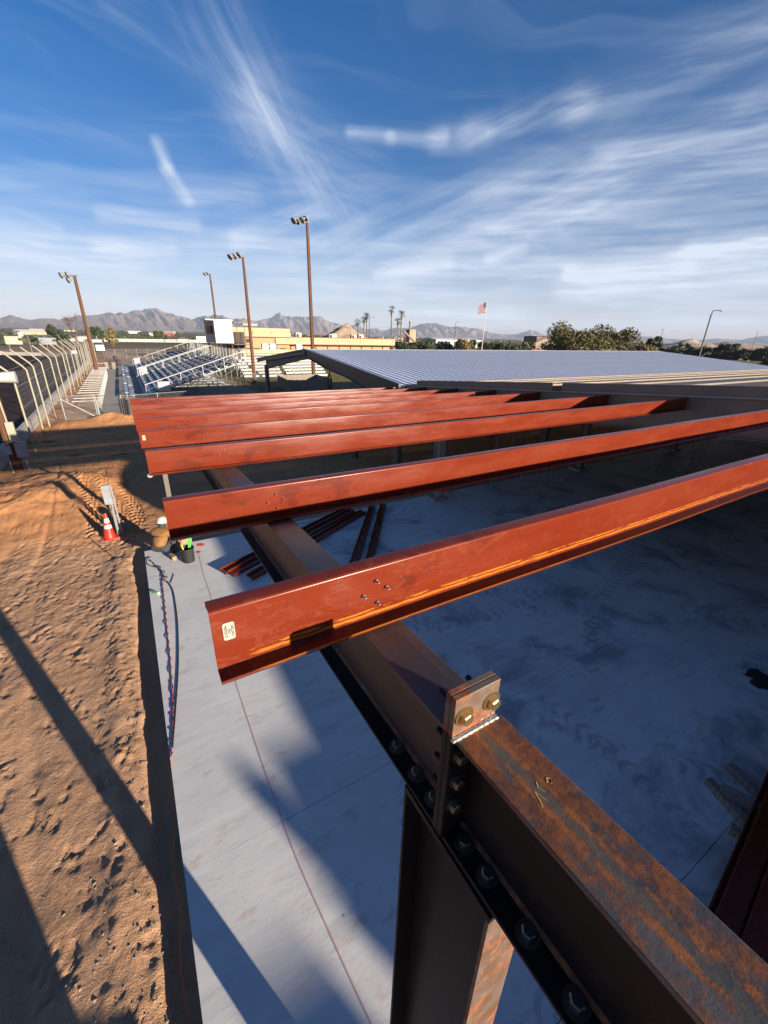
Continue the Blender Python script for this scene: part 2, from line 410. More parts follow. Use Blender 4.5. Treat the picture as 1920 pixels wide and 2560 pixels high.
def concrete_slab():
    mt, t, b = material('slab_concrete')
    co = woco(t)
    n1 = t.noise(co, 0.55, 5.0, 0.6)
    n2 = t.noise(t.mapping(co, scale=(1.0, 4.0, 1), rot=(0, 0, R(8))), 1.1, 5.0, 0.62)
    n3 = t.noise(co, 28.0, 4.0, 0.6)
    col = t.mix(t.rng(n1, 0.3, 0.7), (0.51, 0.50, 0.485), (0.61, 0.60, 0.58))
    col = t.mix(t.math('MULTIPLY', t.rng(n2, 0.52, 0.72), 0.45), col, (0.59, 0.585, 0.575))
    col = t.mix(t.math('MULTIPLY', t.rng(n2, 0.46, 0.30), 0.40), col, (0.36, 0.35, 0.345))
    # reddish soil smudges
    sm = t.noise(t.mapping(co, scale=(1.0, 2.5, 1), loc=(2, 4, 0)), 1.7, 5.0, 0.7)
    col = t.mix(t.math('MULTIPLY', t.rng(sm, 0.56, 0.70), 0.55), col, (0.40, 0.27, 0.21))
    # damp darker patches to the right, where machines have turned
    x, y, z = t.sep(co)
    dp = t.noise(t.mapping(co, loc=(7, 1, 0)), 0.8, 6.0, 0.65, 0.6)
    dpm = t.math('MULTIPLY', t.rng(dp, 0.48, 0.66), t.rng(x, 1.8, 4.2))
    col = t.mix(t.math('MULTIPLY', dpm, 0.75), col, (0.20, 0.20, 0.21))
    # float strokes left by the finishing machine, pin holes
    fs = t.noise(t.mapping(co, scale=(0.6, 9.0, 1), rot=(0, 0, R(14))), 1.6, 6.0, 0.7)
    col = t.mix(t.math('MULTIPLY', t.rng(fs, 0.52, 0.70), 0.30), col, (0.68, 0.67, 0.65))
    col = t.mix(t.math('MULTIPLY', t.rng(fs, 0.46, 0.30), 0.30), col, (0.36, 0.355, 0.345))
    ph_ = t.math('MULTIPLY', t.rng(t.voro(co, 26.0), 0.10, 0.06), t.rng(t.noise(co, 1.3, 3.0), 0.52, 0.62))
    col = t.mix(t.math('MULTIPLY', ph_, 0.6), col, (0.20, 0.19, 0.18))
    # small spots
    vo = t.voro(co, 3.1)
    spot = t.math('MULTIPLY', t.rng(vo, 0.055, 0.035), t.rng(t.noise(co, 2.2, 2.0), 0.52, 0.6))
    col = t.mix(t.math('MULTIPLY', spot, 0.7), col, (0.10, 0.075, 0.065))
    # tyre tread crescents along turning arcs : centre, radius, half width
    marks = None
    for (cx, cy, rad, hw, fr) in ((6.2, 12.5, 7.7, 0.16, 30.0), (7.6, 12.0, 7.6, 0.16, 30.0), (2.0, -3.0, 9.3, 0.17, 28.0), (-6.5, 2.0, 11.2, 0.16, 30.0), (11.0, -4.0, 8.6, 0.17, 30.0), (-3.5, -2.0, 6.15, 0.15, 32.0), (9.5, 5.5, 6.0, 0.15, 30.0), (-9.0, 9.5, 13.0, 0.15, 30.0)):
        pv = t.vmath('SUBTRACT', co, (cx, cy, 0.0))
        px, py, pz = t.sep(pv)
        rr = t.math('SQRT', t.math('ADD', t.math('MULTIPLY', px, px), t.math('MULTIPLY', py, py)))
        dr = t.math('SUBTRACT', rr, rad)
        da = t.math('ABSOLUTE', dr)
        an = t.math('MULTIPLY', t.math('ARCTAN2', py, px), rad)
        ph = t.math('ADD', t.math('MULTIPLY', an, fr), t.math('MULTIPLY', t.math('MULTIPLY', dr, dr), 160.0))
        ph = t.math('ADD', ph, t.math('MULTIPLY', n1, 14.0))
        lug = t.rng(t.math('SINE', ph), 0.1, 0.6)
        mk = t.math('MULTIPLY', lug, t.rng(da, hw, hw * 0.6))
        mk = t.math('MULTIPLY', mk, t.rng(t.noise(t.mapping(co, loc=(cx, cy, 0)), 0.9, 4.0, 0.65), 0.44, 0.56))
        marks = mk if marks is None else t.math('MAXIMUM', marks, mk)
    col = t.mix(t.math('MULTIPLY', t.math('MULTIPLY', marks, t.rng(x, 0.6, 2.4, 0.10, 1.0)), 0.42), col, (0.17, 0.165, 0.165))
    # oil spill
    sp = t.vmath('DISTANCE', t.vmath('ADD', co, t.vmath('SCALE', t.comb(t.math('SUBTRACT', t.noise(co, 3.0, 3.0), 0.5), t.math('SUBTRACT', t.noise(t.mapping(co, loc=(4, 4, 4)), 3.0, 3.0), 0.5), 0.0), scale=0.7)), (8.15, 1.35, 0.0))
    col = t.mix(t.rng(sp, 0.26, 0.20), col, (0.02, 0.02, 0.022))
    t.links.new(col, b.inputs['Base Color'])
    b.inputs['Roughness'].default_value = 0.62
    hgt = t.math('ADD', t.math('MULTIPLY', n3, 0.4), t.math('SUBTRACT', t.math('MULTIPLY', n2, 1.5), t.math('MULTIPLY', t.math('MULTIPLY', marks, t.rng(x, 0.6, 2.4, 0.06, 1.0)), 0.7)))
    t.links.new(t.bump(hgt, 0.35, 0.006), b.inputs['Normal'])
concrete_slab()

def ground_mat():
    mt, t, b = material('soil')
    co = woco(t)
    x, y, z = t.sep(co)
    n0 = t.noise(co, 0.45, 5.0, 0.6)
    n1 = t.noise(co, 3.0, 6.0, 0.65)
    n2 = t.noise(co, 26.0, 5.0, 0.65)
    near = t.mix(t.rng(n0, 0.32, 0.68), (0.39, 0.225, 0.130), (0.50, 0.295, 0.175))
    near = t.mix(t.math('MULTIPLY', t.rng(n1, 0.5, 0.75), 0.5), near, (0.46, 0.285, 0.165))
    near = t.mix(t.math('MULTIPLY', t.rng(n2, 0.52, 0.70), 0.45), near, (0.19, 0.10, 0.056))
    # orange freshly dug mound
    md = t.math('MULTIPLY', t.rng(y, 11.0, 14.0), t.rng(y, 32.5, 30.5))
    near = t.mix(t.math('MULTIPLY', md, 0.75), near, t.mix(t.rng(n1, 0.35, 0.7), (0.40, 0.165, 0.058), (0.52, 0.24, 0.09)))
    # a few damp weedy patches
    wd = t.math('MULTIPLY', t.rng(t.noise(t.mapping(co, scale=(0.8, 1.6, 1)), 0.9, 4.0, 0.6), 0.60, 0.66), t.math('MULTIPLY', t.rng(y, 20, 22), t.rng(y, 30, 27)))
    near = t.mix(t.math('MULTIPLY', wd, 0.8), near, (0.045, 0.05, 0.022))
    far1 = t.mix(t.rng(t.noise(t.mapping(co, scale=(1, 0.35, 1)), 0.02, 5.0, 0.6), 0.35, 0.65), (0.20, 0.135, 0.085), (0.13, 0.105, 0.07))
    fld = t.noise(t.mapping(co, scale=(0.25, 1.0, 1)), 0.006, 3.0, 0.5)
    far1 = t.mix(t.rng(fld, 0.50, 0.56), far1, (0.075, 0.085, 0.038))
    far1 = t.mix(t.rng(t.noise(t.mapping(co, scale=(0.6, 2.0, 1), loc=(90, 0, 0)), 0.004, 4.0, 0.6), 0.55, 0.62), far1, (0.085, 0.060, 0.045))
    rad = t.vmath('LENGTH', co)
    col = t.mix(t.rng(rad, 60.0, 190.0), near, far1)
    grs = t.math('MULTIPLY', t.math('MULTIPLY', t.rng(x, 9.0, 11.5), t.rng(x, 80.0, 60.0)), t.math('MULTIPLY', t.rng(y, 30.0, 33.0), t.rng(y, 86.0, 74.0)))
    gcol = t.mix(t.rng(n1, 0.35, 0.65), (0.115, 0.105, 0.030), (0.20, 0.155, 0.055))
    col = t.mix(grs, col, gcol)
    t.links.new(col, b.inputs['Base Color'])
    b.inputs['Roughness'].default_value = 0.95
    b.inputs['Specular IOR Level'].default_value = 0.15
    hh = t.math('ADD', t.math('MULTIPLY', n2, 0.6), t.math('MULTIPLY', t.noise(co, 80.0, 3.0, 0.6), 0.35))
    t.links.new(t.bump(hh, 0.9, 0.030), b.inputs['Normal'])
ground_mat()

def wood_pole(name, c1, c2):
    mt, t, b = material(name)
    co = obco(t)
    n = t.noise(t.mapping(co, scale=(14, 14, 0.6)), 2.0, 5.0, 0.65)
    col = t.mix(t.rng(n, 0.3, 0.7), c1, c2)
    t.links.new(col, b.inputs['Base Color']); b.inputs['Roughness'].default_value = 0.85
    t.links.new(t.bump(n, 0.4, 0.01), b.inputs['Normal'])
wood_pole('pole_wood', (0.050, 0.018, 0.008), (0.125, 0.050, 0.020))
wood_pole('grey_wood', (0.13, 0.105, 0.085), (0.26, 0.215, 0.175))
wood_pole('lumber', (0.17, 0.115, 0.06), (0.30, 0.215, 0.12))
wood_pole('palm_bark', (0.085, 0.062, 0.045), (0.17, 0.13, 0.095))

def galv(name, c, rough=0.35, metal=0.75):
    mt, t, b = material(name)
    co = obco(t)
    n = t.noise(t.mapping(co, scale=(1, 0.25, 1)), 5.0, 4.0, 0.6)
    k = t.rng(n, 0.3, 0.7, 0.94, 1.05, smooth=False)
    mx = t.new('ShaderNodeMix', data_type='RGBA', blend_type='MULTIPLY'); mx.inputs[0].default_value = 1
    mx.inputs[6].default_value = (*c, 1); t.links.new(k, mx.inputs[7])
    t.links.new(mx.outputs[2], b.inputs['Base Color'])
    b.inputs['Metallic'].default_value = metal; b.inputs['Roughness'].default_value = rough
galv('galvalume', (0.80, 0.80, 0.82), 0.45, 0.12)
galv('galv_steel', (0.20, 0.205, 0.21), 0.5, 0.3)
galv('zinc_bolt', (0.62, 0.47, 0.24), 0.28, 0.95)
galv('zinc_dark', (0.20, 0.19, 0.15), 0.35, 0.9)
galv('aluminium', (0.34, 0.36, 0.40), 0.45, 0.25)
galv('aluminium_dark', (0.15, 0.16, 0.19), 0.5, 0.3)
galv('lamp_steel', (0.055, 0.050, 0.052), 0.6, 0.1)
galv('weld', (0.72, 0.69, 0.62), 0.25, 0.95)
simple('white_paint', (0.38, 0.375, 0.355), 0.5, var=0.08)
simple('cream_pipe', (0.25, 0.225, 0.16), 0.55, var=0.14)
simple('white_trim', (0.52, 0.50, 0.46), 0.45, var=0.05)
simple('stucco', (0.33, 0.215, 0.115), 0.9, var=0.06, bump=0.2)
simple('stucco_light', (0.40, 0.295, 0.175), 0.9, var=0.06)
simple('brick_red', (0.16, 0.045, 0.026), 0.8)
simple('dark_brown_steel', (0.075, 0.050, 0.043), 0.55)
simple('trim_bronze', (0.045, 0.038, 0.036), 0.45)
simple('frame_brown', (0.115, 0.075, 0.065), 0.6)
simple('column_tan', (0.105, 0.088, 0.068), 0.6)
simple('purlin_grey', (0.155, 0.135, 0.118), 0.6)
simple('tan_steel', (0.20, 0.150, 0.110), 0.6, var=0.15, scale=2.0)
simple('deck_brown', (0.13, 0.085, 0.065), 0.7)
simple('black', (0.010, 0.010, 0.011), 0.75)
simple('dark_rubber', (0.02, 0.02, 0.022), 0.7)
simple('glass_dark', (0.03, 0.035, 0.04), 0.1, var=0.02)
simple('shade_interior', (0.05, 0.045, 0.04), 0.9)
simple('orange_cone', (0.42, 0.022, 0.010), 0.45, var=0.05)
simple('reflective_white', (0.42, 0.42, 0.41), 0.4, var=0.03)
simple('green_level', (0.05, 0.36, 0.025), 0.4, var=0.03)
simple('yellow_tool', (0.70, 0.45, 0.05), 0.4)
simple('red_chalk', (0.50, 0.06, 0.05), 0.9)
simple('red_spray', (0.75, 0.05, 0.03), 0.8)
simple('orange_cord', (0.60, 0.14, 0.03), 0.6)
simple('jacket', (0.20, 0.092, 0.026), 0.85, var=0.14, scale=14)
simple('trousers', (0.035, 0.035, 0.045), 0.9)
simple('skin', (0.38, 0.20, 0.13), 0.6)
simple('hard_hat', (0.45, 0.44, 0.37), 0.3, var=0.03)
simple('asphalt_track', (0.040, 0.026, 0.021), 0.9, var=0.35, scale=0.7, bump=0.3, bscale=4.0)
simple('walk_concrete', (0.27, 0.235, 0.195), 0.85, var=0.15, scale=1.2)
simple('barrier_concrete', (0.34, 0.31, 0.29), 0.85, var=0.25, scale=1.5)
simple('arena_sand', (0.21, 0.135, 0.085), 0.95, var=0.12, scale=0.06)
simple('box_grey', (0.19, 0.20, 0.22), 0.5)
simple('box_tan', (0.28, 0.25, 0.19), 0.5)
simple('blue_metal', (0.05, 0.10, 0.16), 0.5)
simple('stone', (0.34, 0.24, 0.155), 0.9, var=0.3)
simple('quarry', (0.27, 0.205, 0.14), 0.95, var=0.3, scale=0.15, bump=0.6, bscale=0.5)
simple('sticker', (0.33, 0.32, 0.27), 0.5, var=0.02)
simple('ink', (0.02, 0.02, 0.02), 0.6, var=0.0)
simple('sign_red', (0.62, 0.05, 0.04), 0.5)
simple('flag_blue', (0.010, 0.012, 0.040), 0.8)
simple('flag_red', (0.10, 0.008, 0.010), 0.8)
simple('flag_white', (0.21, 0.20, 0.20), 0.8)
simple('chalk_yellow', (0.55, 0.42, 0.14), 0.9)
simple('roof_tile_orange', (0.38, 0.17, 0.09), 0.9)
simple('barn_red', (0.20, 0.045, 0.035), 0.8)
simple('blue_roof', (0.22, 0.27, 0.36), 0.45)
simple('mud', (0.04, 0.032, 0.028), 0.9)
for nm, c1, c2 in (('leaf_dark', (0.022, 0.036, 0.012), (0.055, 0.072, 0.020)), ('leaf_olive', (0.050, 0.052, 0.016), (0.125, 0.105, 0.032)),
                   ('leaf_yellow', (0.095, 0.078, 0.022), (0.19, 0.135, 0.040)), ('leaf_palm', (0.018, 0.028, 0.010), (0.055, 0.060, 0.020)),
                   ('twig', (0.075, 0.050, 0.036), (0.13, 0.085, 0.060)), ('hedge_leaf', (0.010, 0.018, 0.007), (0.028, 0.038, 0.012))):
    mt, t, b = material(nm)
    rn = t.noise(obco(t), 0.9, 4.0, 0.7)
    t.links.new(t.mix(t.rng(rn, 0.3, 0.7), c1, c2), b.inputs['Base Color']); b.inputs['Roughness'].default_value = 0.75
def mountain_mat():
    mt, t, b = material('mountain_rock')
    co = woco(t)
    n = t.noise(co, 0.004, 6.0, 0.65)
    n2 = t.noise(co, 0.02, 4.0, 0.6)
    c = t.mix(t.rng(n, 0.35, 0.65), (0.16, 0.105, 0.080), (0.24, 0.165, 0.125))
    c = t.mix(t.math('MULTIPLY', t.rng(n2, 0.5, 0.7), 0.4), c, (0.12, 0.085, 0.07))
    t.links.new(c, b.inputs['Base Color']); b.inputs['Roughness'].default_value = 1.0; b.inputs['Specular IOR Level'].default_value = 0.0
    t.links.new(t.bump(n2, 0.6, 20.0), b.inputs['Normal'])
mountain_mat()
M = MATS
M['asphalt_track'].node_tree.nodes['Principled BSDF'].inputs['Specular IOR Level'].default_value = 0.08

# ------------------------------------------------------------------ numpy noise
def vnoise(x, y, seed=0):
    xi = np.floor(x).astype(np.int64); yi = np.floor(y).astype(np.int64)
    xf = x - xi; yf = y - yi
    u = xf * xf * (3 - 2 * xf); v = yf * yf * (3 - 2 * yf)
    def h(a, b):
        n = (a * 374761393 + b * 668265263 + seed * 974711) & 0xFFFFFFFF
        n = ((n ^ (n >> 13)) * 1274126177) & 0xFFFFFFFF
        n = n ^ (n >> 16)
        return (n & 0xFFFF) / 65535.0
    return (h(xi, yi) * (1 - u) + h(xi + 1, yi) * u) * (1 - v) + (h(xi, yi + 1) * (1 - u) + h(xi + 1, yi + 1) * u) * v
def fbm(x, y, octv=4, seed=0, gain=0.5):
    s = 0; a = 1.0; tot = 0
    for i in range(octv):
        s = s + a * vnoise(x, y, seed + i * 17); tot += a; a *= gain; x = x * 2.03 + 3.1; y = y * 2.03 + 1.7
    return s / tot
def sstep(a, b, x):
    t = np.clip((x - a) / (b - a), 0, 1); return t * t * (3 - 2 * t)
def grid_mesh(name, X, Y, Z, mat, smooth=True):
    ny, nx = X.shape
    me = bpy.data.meshes.new(name)
    co = np.stack([X, Y, Z], -1).reshape(-1, 3).astype(np.float32)
    i = np.arange(ny * nx).reshape(ny, nx)
    q = np.stack([i[:-1, :-1], i[:-1, 1:], i[1:, 1:], i[1:, :-1]], -1).reshape(-1, 4)
    me.vertices.add(len(co)); me.vertices.foreach_set('co', co.ravel())
    me.loops.add(q.size); me.loops.foreach_set('vertex_index', q.ravel().astype(np.int32))
    me.polygons.add(len(q)); me.polygons.foreach_set('loop_start', (np.arange(len(q)) * 4).astype(np.int32))
    me.polygons.foreach_set('use_smooth', np.ones(len(q), bool))
    me.update(calc_edges=True); me.validate()
    me.materials.append(mat)
    return me

# ------------------------------------------------------------------ ground : one sheet out to the horizon
def axis(dense0, dense1, step, lo, hi, g=1.22):
    a = list(np.arange(dense0, dense1 + 1e-6, step))
    s = step; p = a[-1]
    while p < hi: s *= g; p += s; a.append(min(p, hi))
    s = step; p = dense0; pre = []
    while p > lo: s *= g; p -= s; pre.append(max(p, lo))
    return np.array(pre[::-1] + a)
gx = axis(-4.6, -0.30, 0.030, -9000, 9000)
gy = np.concatenate([axis(0.9, 13.0, 0.034, -9000, 13.0)[:-1], np.arange(13.0, 33.0, 0.075), axis(33.0, 34.0, 0.3, 33.0, 12000)])
GX, GY = np.meshgrid(gx, gy)
Z = np.full(GX.shape, -0.135)
near = sstep(16, 9, np.abs(GX)) * sstep(50, 36, GY) * sstep(-12, -6, GY)
lump = (fbm(GX * 1.3, GY * 1.3, 4, 3) - 0.5) * 0.06
for (x0_, w_, k_) in ((-1.75, .10, 1), (-2.05, .05, 2), (-2.9, .12, 3), (-3.4, .06, 4)):
    lump = lump - 0.030 * np.exp(-((GX - x0_ + 0.05 * GY - 0.25 * np.sin(GY * 0.35 + k_)) / w_) ** 2) * sstep(0.35, 0.6, fbm(GY * 0.4 + k_ * 9, GY * 0.0 + 0.5, 2, 50 + k_))
# footprints and clods: sharp-edged cellular pits
f1 = fbm(GX * 4.2 + 9, GY * 2.6, 3, 21)
pits = -np.abs(f1 - 0.5) * 0.085
f2 = fbm(GX * 9.0, GY * 6.5, 3, 33)
f3 = fbm(GX * 17.0, GY * 10.0, 3, 37, 0.6)
ridg = (0.5 - np.abs(f2 - 0.5)) * 0.060 + (0.5 - np.abs(f3 - 0.5)) * 0.062
rough_amt = 0.30 + 0.42 * sstep(0.40, 0.62, fbm(GX * 0.6, GY * 0.5, 3, 61))
clod = sstep(0.62, 0.80, fbm(GX * 14, GY * 14, 2, 40)) * 0.020 * sstep(-1.6, -0.5, GX)
Z = Z + near * (lump + (pits + ridg) * rough_amt + clod)
# trench beside the slab
tr = sstep(-0.74, -0.56, GX + (fbm(GX * 0 + 1, GY * 1.6, 3, 5) - 0.5) * 0.22) * sstep(11.5, 10.6, GY) * (GY > -8)
Z = Z - 0.13 * tr * (GX < -0.2)
# windrow of clods along the trench
Z = Z + 0.05 * np.exp(-((GX + 0.98) / 0.20) ** 2) * near * (GY < 11) * (0.4 + fbm(GX * 6, GY * 3, 3, 8))
# dug mound and berms further up the yard
def mound(cx, cy, sx, sy, h, rot=0.0, sd=0):
    ca, sa = math.cos(rot), math.sin(rot)
    u = (GX - cx) * ca + (GY - cy) * sa; v = -(GX - cx) * sa + (GY - cy) * ca
    d = (u / sx) ** 2 + (v / sy) ** 2
    return h * np.exp(-d) * (0.75 + 0.5 * fbm(GX * 1.6, GY * 1.6, 4, 90 + sd))
Z += mound(-3.3, 16.2, 2.3, 2.6, 0.55, 0.35, 1) * sstep(-0.4, -1.4, GX)
Z += mound(-1.9, 17.6, 0.7, 1.8, 0.22, 0.9, 2)
Z += mound(-1.2, 30.6, 1.3, 1.0, 0.45, 0.1, 3) + mound(1.0, 29.8, 2.0, 1.1, 0.30, 0, 4)
Z += mound(-3.4, 30.2, 1.2, 1.5, 0.22, 0, 5)
# tractor tyre lugs pressed in the soft soil
for (x0, y0, x1, y1) in ((-0.75, 11.9, -1.55, 19.0), (-1.55, 12.6, -2.0, 18.6), (-0.5, 12.4, -0.95, 20.0)):
    L = math.hypot(x1 - x0, y1 - y0); ux, uy = (x1 - x0) / L, (y1 - y0) / L
    al = (GX - x0) * ux + (GY - y0) * uy; ac = -(GX - x0) * uy + (GY - y0) * ux + 0.10 * np.sin(al * 0.9)
    msk = sstep(0.21, 0.15, np.abs(ac)) * (al > 0) * (al < L)
    Z += msk * (0.028 * np.sign(np.sin((al + np.abs(ac) * 0.9) * 2 * np.pi / 0.26)) - 0.02)
# boot prints: sole and heel pressed in, with a raised rim
_fr = np.random.default_rng(77)
for _k in range(420):
    fx = _fr.uniform(-4.4, -0.75); fy_ = _fr.uniform(1.2, 19.0); fa = _fr.normal(0.12, 0.5) + (np.pi if _k % 2 else 0)
    i0, i1 = np.searchsorted(gx, (fx - 0.22, fx + 0.22)); j0, j1 = np.searchsorted(gy, (fy_ - 0.22, fy_ + 0.22))
    sx_ = GX[j0:j1, i0:i1] - fx; sy_ = GY[j0:j1, i0:i1] - fy_
    u_ = sx_ * np.cos(fa) + sy_ * np.sin(fa); v_ = -sx_ * np.sin(fa) + sy_ * np.cos(fa)
    d1 = np.sqrt((u_ / 0.050) ** 2 + ((v_ - 0.035) / 0.085) ** 2); d2 = np.sqrt((u_ / 0.038) ** 2 + ((v_ + 0.095) / 0.042) ** 2)
    dd_ = np.minimum(d1, d2)
    Z[j0:j1, i0:i1] += -0.012 * sstep(1.08, 0.85, dd_) + 0.006 * np.exp(-((dd_ - 1.25) / 0.2) ** 2)
# under the slab and buildings the sheet drops away
ins = (GX > -0.37) & (GY < 10.80) & (GX < 60) & (GY > -45)
Z = np.where(ins, -0.42, Z)
trk = (GX < -5.0) & (GY < 118) & (GX > -80)
Z = np.where(trk, -0.30, Z)
r_ = np.hypot(GX, GY)
Z = Z + sstep(150, 700, r_) * (fbm(GX * 0.004, GY * 0.004, 3, 70) - 0.5) * 3.0 - sstep(60, 300, r_) * 0.3
ground = struct('ground', grid_mesh('ground', GX, GY, Z, M['soil']))

# ------------------------------------------------------------------ mountains
PROF = [(-40, .9), (-32, 1.3), (-25, .9), (-18, 1.1), (-13, .7), (-9.47, .8), (-8.72, 1.08), (-7.96, .86), (-7.16, .76), (-6.02, .94), (-4.92, .84), (-3.28, 1.22), (-1.65, 1.33), (-.49, 1.6), (.94, 1.66), (2.16, 1.94), (4.15, 2.18), (5.17, 1.84), (6.71, 1.58), (7.64, 1.3), (8.66, 1.57), (10.0, 1.78), (11.0, 1.78), (12.37, 1.44), (13.46, 1.56), (14.85, 1.25), (16.51, 1.74), (17.63, 2.28), (18.35, 1.96), (19.64, 2.04), (20.93, 1.87), (22.25, 2.05), (23.56, 1.56), (25.08, 1.19), (26.43, 1.1), (26.81, 1.3), (28.17, .73), (29.52, .89), (30.31, .64), (32.05, 1.0), (33.6, 1.03), (35.12, 1.5), (36.65, 1.58), (38.39, 1.3), (39.91, 1.24), (42.35, 1.06), (42.9, .85), (44.49, .55), (46.82, .55), (48.35, 1.1), (50.0, .58), (52.03, .3), (55, .5), (57.32, .99), (58.56, .75), (59.76, .57), (60.88, .65), (62.59, .43), (65.26, .29), (66.87, .52), (68.81, .43), (69.94, .76), (70.78, .86), (76, 1.2), (84, .8), (95, 1.0)]
def mountains():
    naz, nr = 1500, 60
    azs = np.linspace(-40, 95, naz)
    pr = np.interp(azs, [p[0] for p in PROF], [p[1] for p in PROF])
    D = np.interp(azs, [-40, 13, 16, 44, 52, 95], [6200, 6600, 7600, 8200, 9000, 9000])
    k = np.linspace(-1, 0.25, nr)                 # -1 foot, 0 crest, >0 back slope
    Kk, AZ = np.meshgrid(k, azs, indexing='ij')
    Dm = D[None, :] + Kk * 1900
    crest = np.tan(np.radians(pr))[None, :] * D[None, :]
    a = np.radians(AZ)
    t = np.where(Kk < 0, 1 + Kk, 1 - Kk * 2.2)
    ax = AZ * 110.0
    # spurs and gullies running down the face
    sp = fbm(ax * 0.0075 + Kk * 1.6, Kk * 1.5 + 3, 5, 200, 0.55)
    rid = 1 - np.abs(2 * sp - 1) * 2.0
    face = np.power(np.clip(t, 0, 1), 1.35)
    H = crest * (face + (rid - 0.25) * 0.95 * face * np.clip(1 - t, 0, 1) ** 0.55)
    H += crest * 0.05 * (fbm(ax * 0.03, Kk * 9, 3, 230) - 0.5) * t
    H = np.maximum(H, -8) - 6 * (t < 0.02)
    X = np.sin(a) * Dm; Y = np.cos(a) * Dm
    return grid_mesh('mountain_range', X, Y, H, M['mountain_rock'])
struct('mountain_range', mountains())

# ------------------------------------------------------------------ concrete slab, cast in panels
slab = bpy.data.objects.new('concrete_slab', None); COL.objects.link(slab); slab['kind'] = 'structure'
xs = [-0.405, 7.47, 15.2, 23.0, 31.0, 42.0]
ys = [-42.0, -12.0, -4.4, 0.515, 3.10, 10.93]
for i in range(len(xs) - 1):
    for j in range(len(ys) - 1):
        g = 0.006
        mb = MB().box(xs[i] + (g if i else 0), xs[i + 1] - g * 0, ys[j] + g, ys[j + 1], -0.36, -0.0007 * ((i + j) % 2))
        obj('slab_panel', mb, M['slab_concrete'], slab)

# ------------------------------------------------------------------ the open steel frame
SL = 0.0833                                                     # roof falls 1 in 12 away from the camera
def zt(y, h): return CAMH - h - SL * y                          # height of a roof plane lying h below the eye
H0 = 0.575                                                      # purlin tops
PD = 0.190                                                      # purlin depth
FW = 0.060

def zee_profile():
    """closed Z section in (y, z): web at y=0, top flange away (+y), bottom flange towards the camera (-y)"""
    t = 0.0035; r = 0.008
    o = []
    def arc(cx, cy, rad, a0, a1, n=4):
        return [(cx + rad * math.cos(R(a0 + (a1 - a0) * i / n)), cy + rad * math.sin(R(a0 + (a1 - a0) * i / n))) for i in range(n + 1)]
    d = -PD
    # outer/left side going up the web front, over the top flange, down its lip, back underneath, down the web, bottom flange and lip
    o += [(-0.001, d + r + 0.001)]
    o += arc(r, -r, r, 180, 90)                                  # top front corner, rounded
    o += arc(FW - r * .6, -r * .6, r * .6, 90, 20)
    o += [(FW - 0.004, -0.020), (FW - 0.004 - t, -0.020), (FW - t - 0.004, -0.008), (FW - r, -t)]
    o += arc(r, -r, r - t, 90, 180)
    o += [(t, d + r)]
    o += arc(t - r, d + r, r, 0, -90)
    o += [(-FW + 0.006, d), (-FW, d + 0.004), (-FW - 0.010, d + 0.022), (-FW - 0.0065, d + 0.022), (-FW + 0.004, d + t + 0.002), (-0.008, d + t + 0.001)]
    return o
ZP = zee_profile()
hexb = MB()
def hex_bolt(mb, c, nrm, rad, ht, tip=0.0, washer=True):
    """hex head with washer standing on a surface at c along nrm"""
    c = Vector(c); n = Vector(nrm).normalized()
    ref = Vector((0, 0, 1)) if abs(n.z) < .9 else Vector((1, 0, 0))
    sd = n.cross(ref).normalized(); u = n.cross(sd)
    def ring(h, r, k=6, ph=0.3): return [c + n * h + (sd * math.cos(ph + 2 * math.pi * j / k) + u * math.sin(ph + 2 * math.pi * j / k)) * r for j in range(k)]
    vs = ring(0, rad) + ring(ht * .85, rad) + ring(ht, rad * .82)
    fs = [(j, (j + 1) % 6, 6 + (j + 1) % 6, 6 + j) for j in range(6)] + [(6 + j, 6 + (j + 1) % 6, 12 + (j + 1) % 6, 12 + j) for j in range(6)] + [tuple(range(12, 18))]
    mb.add(vs, fs)
    if tip: mb.tube([c + n * ht * .9, c + n * (ht + tip)], rad * .55, 8)
    return mb
def washer_mb(c, nrm, rad, ht):
    c = Vector(c); n = Vector(nrm).normalized()
    return MB().tube([c, c + n * ht], rad, 20)

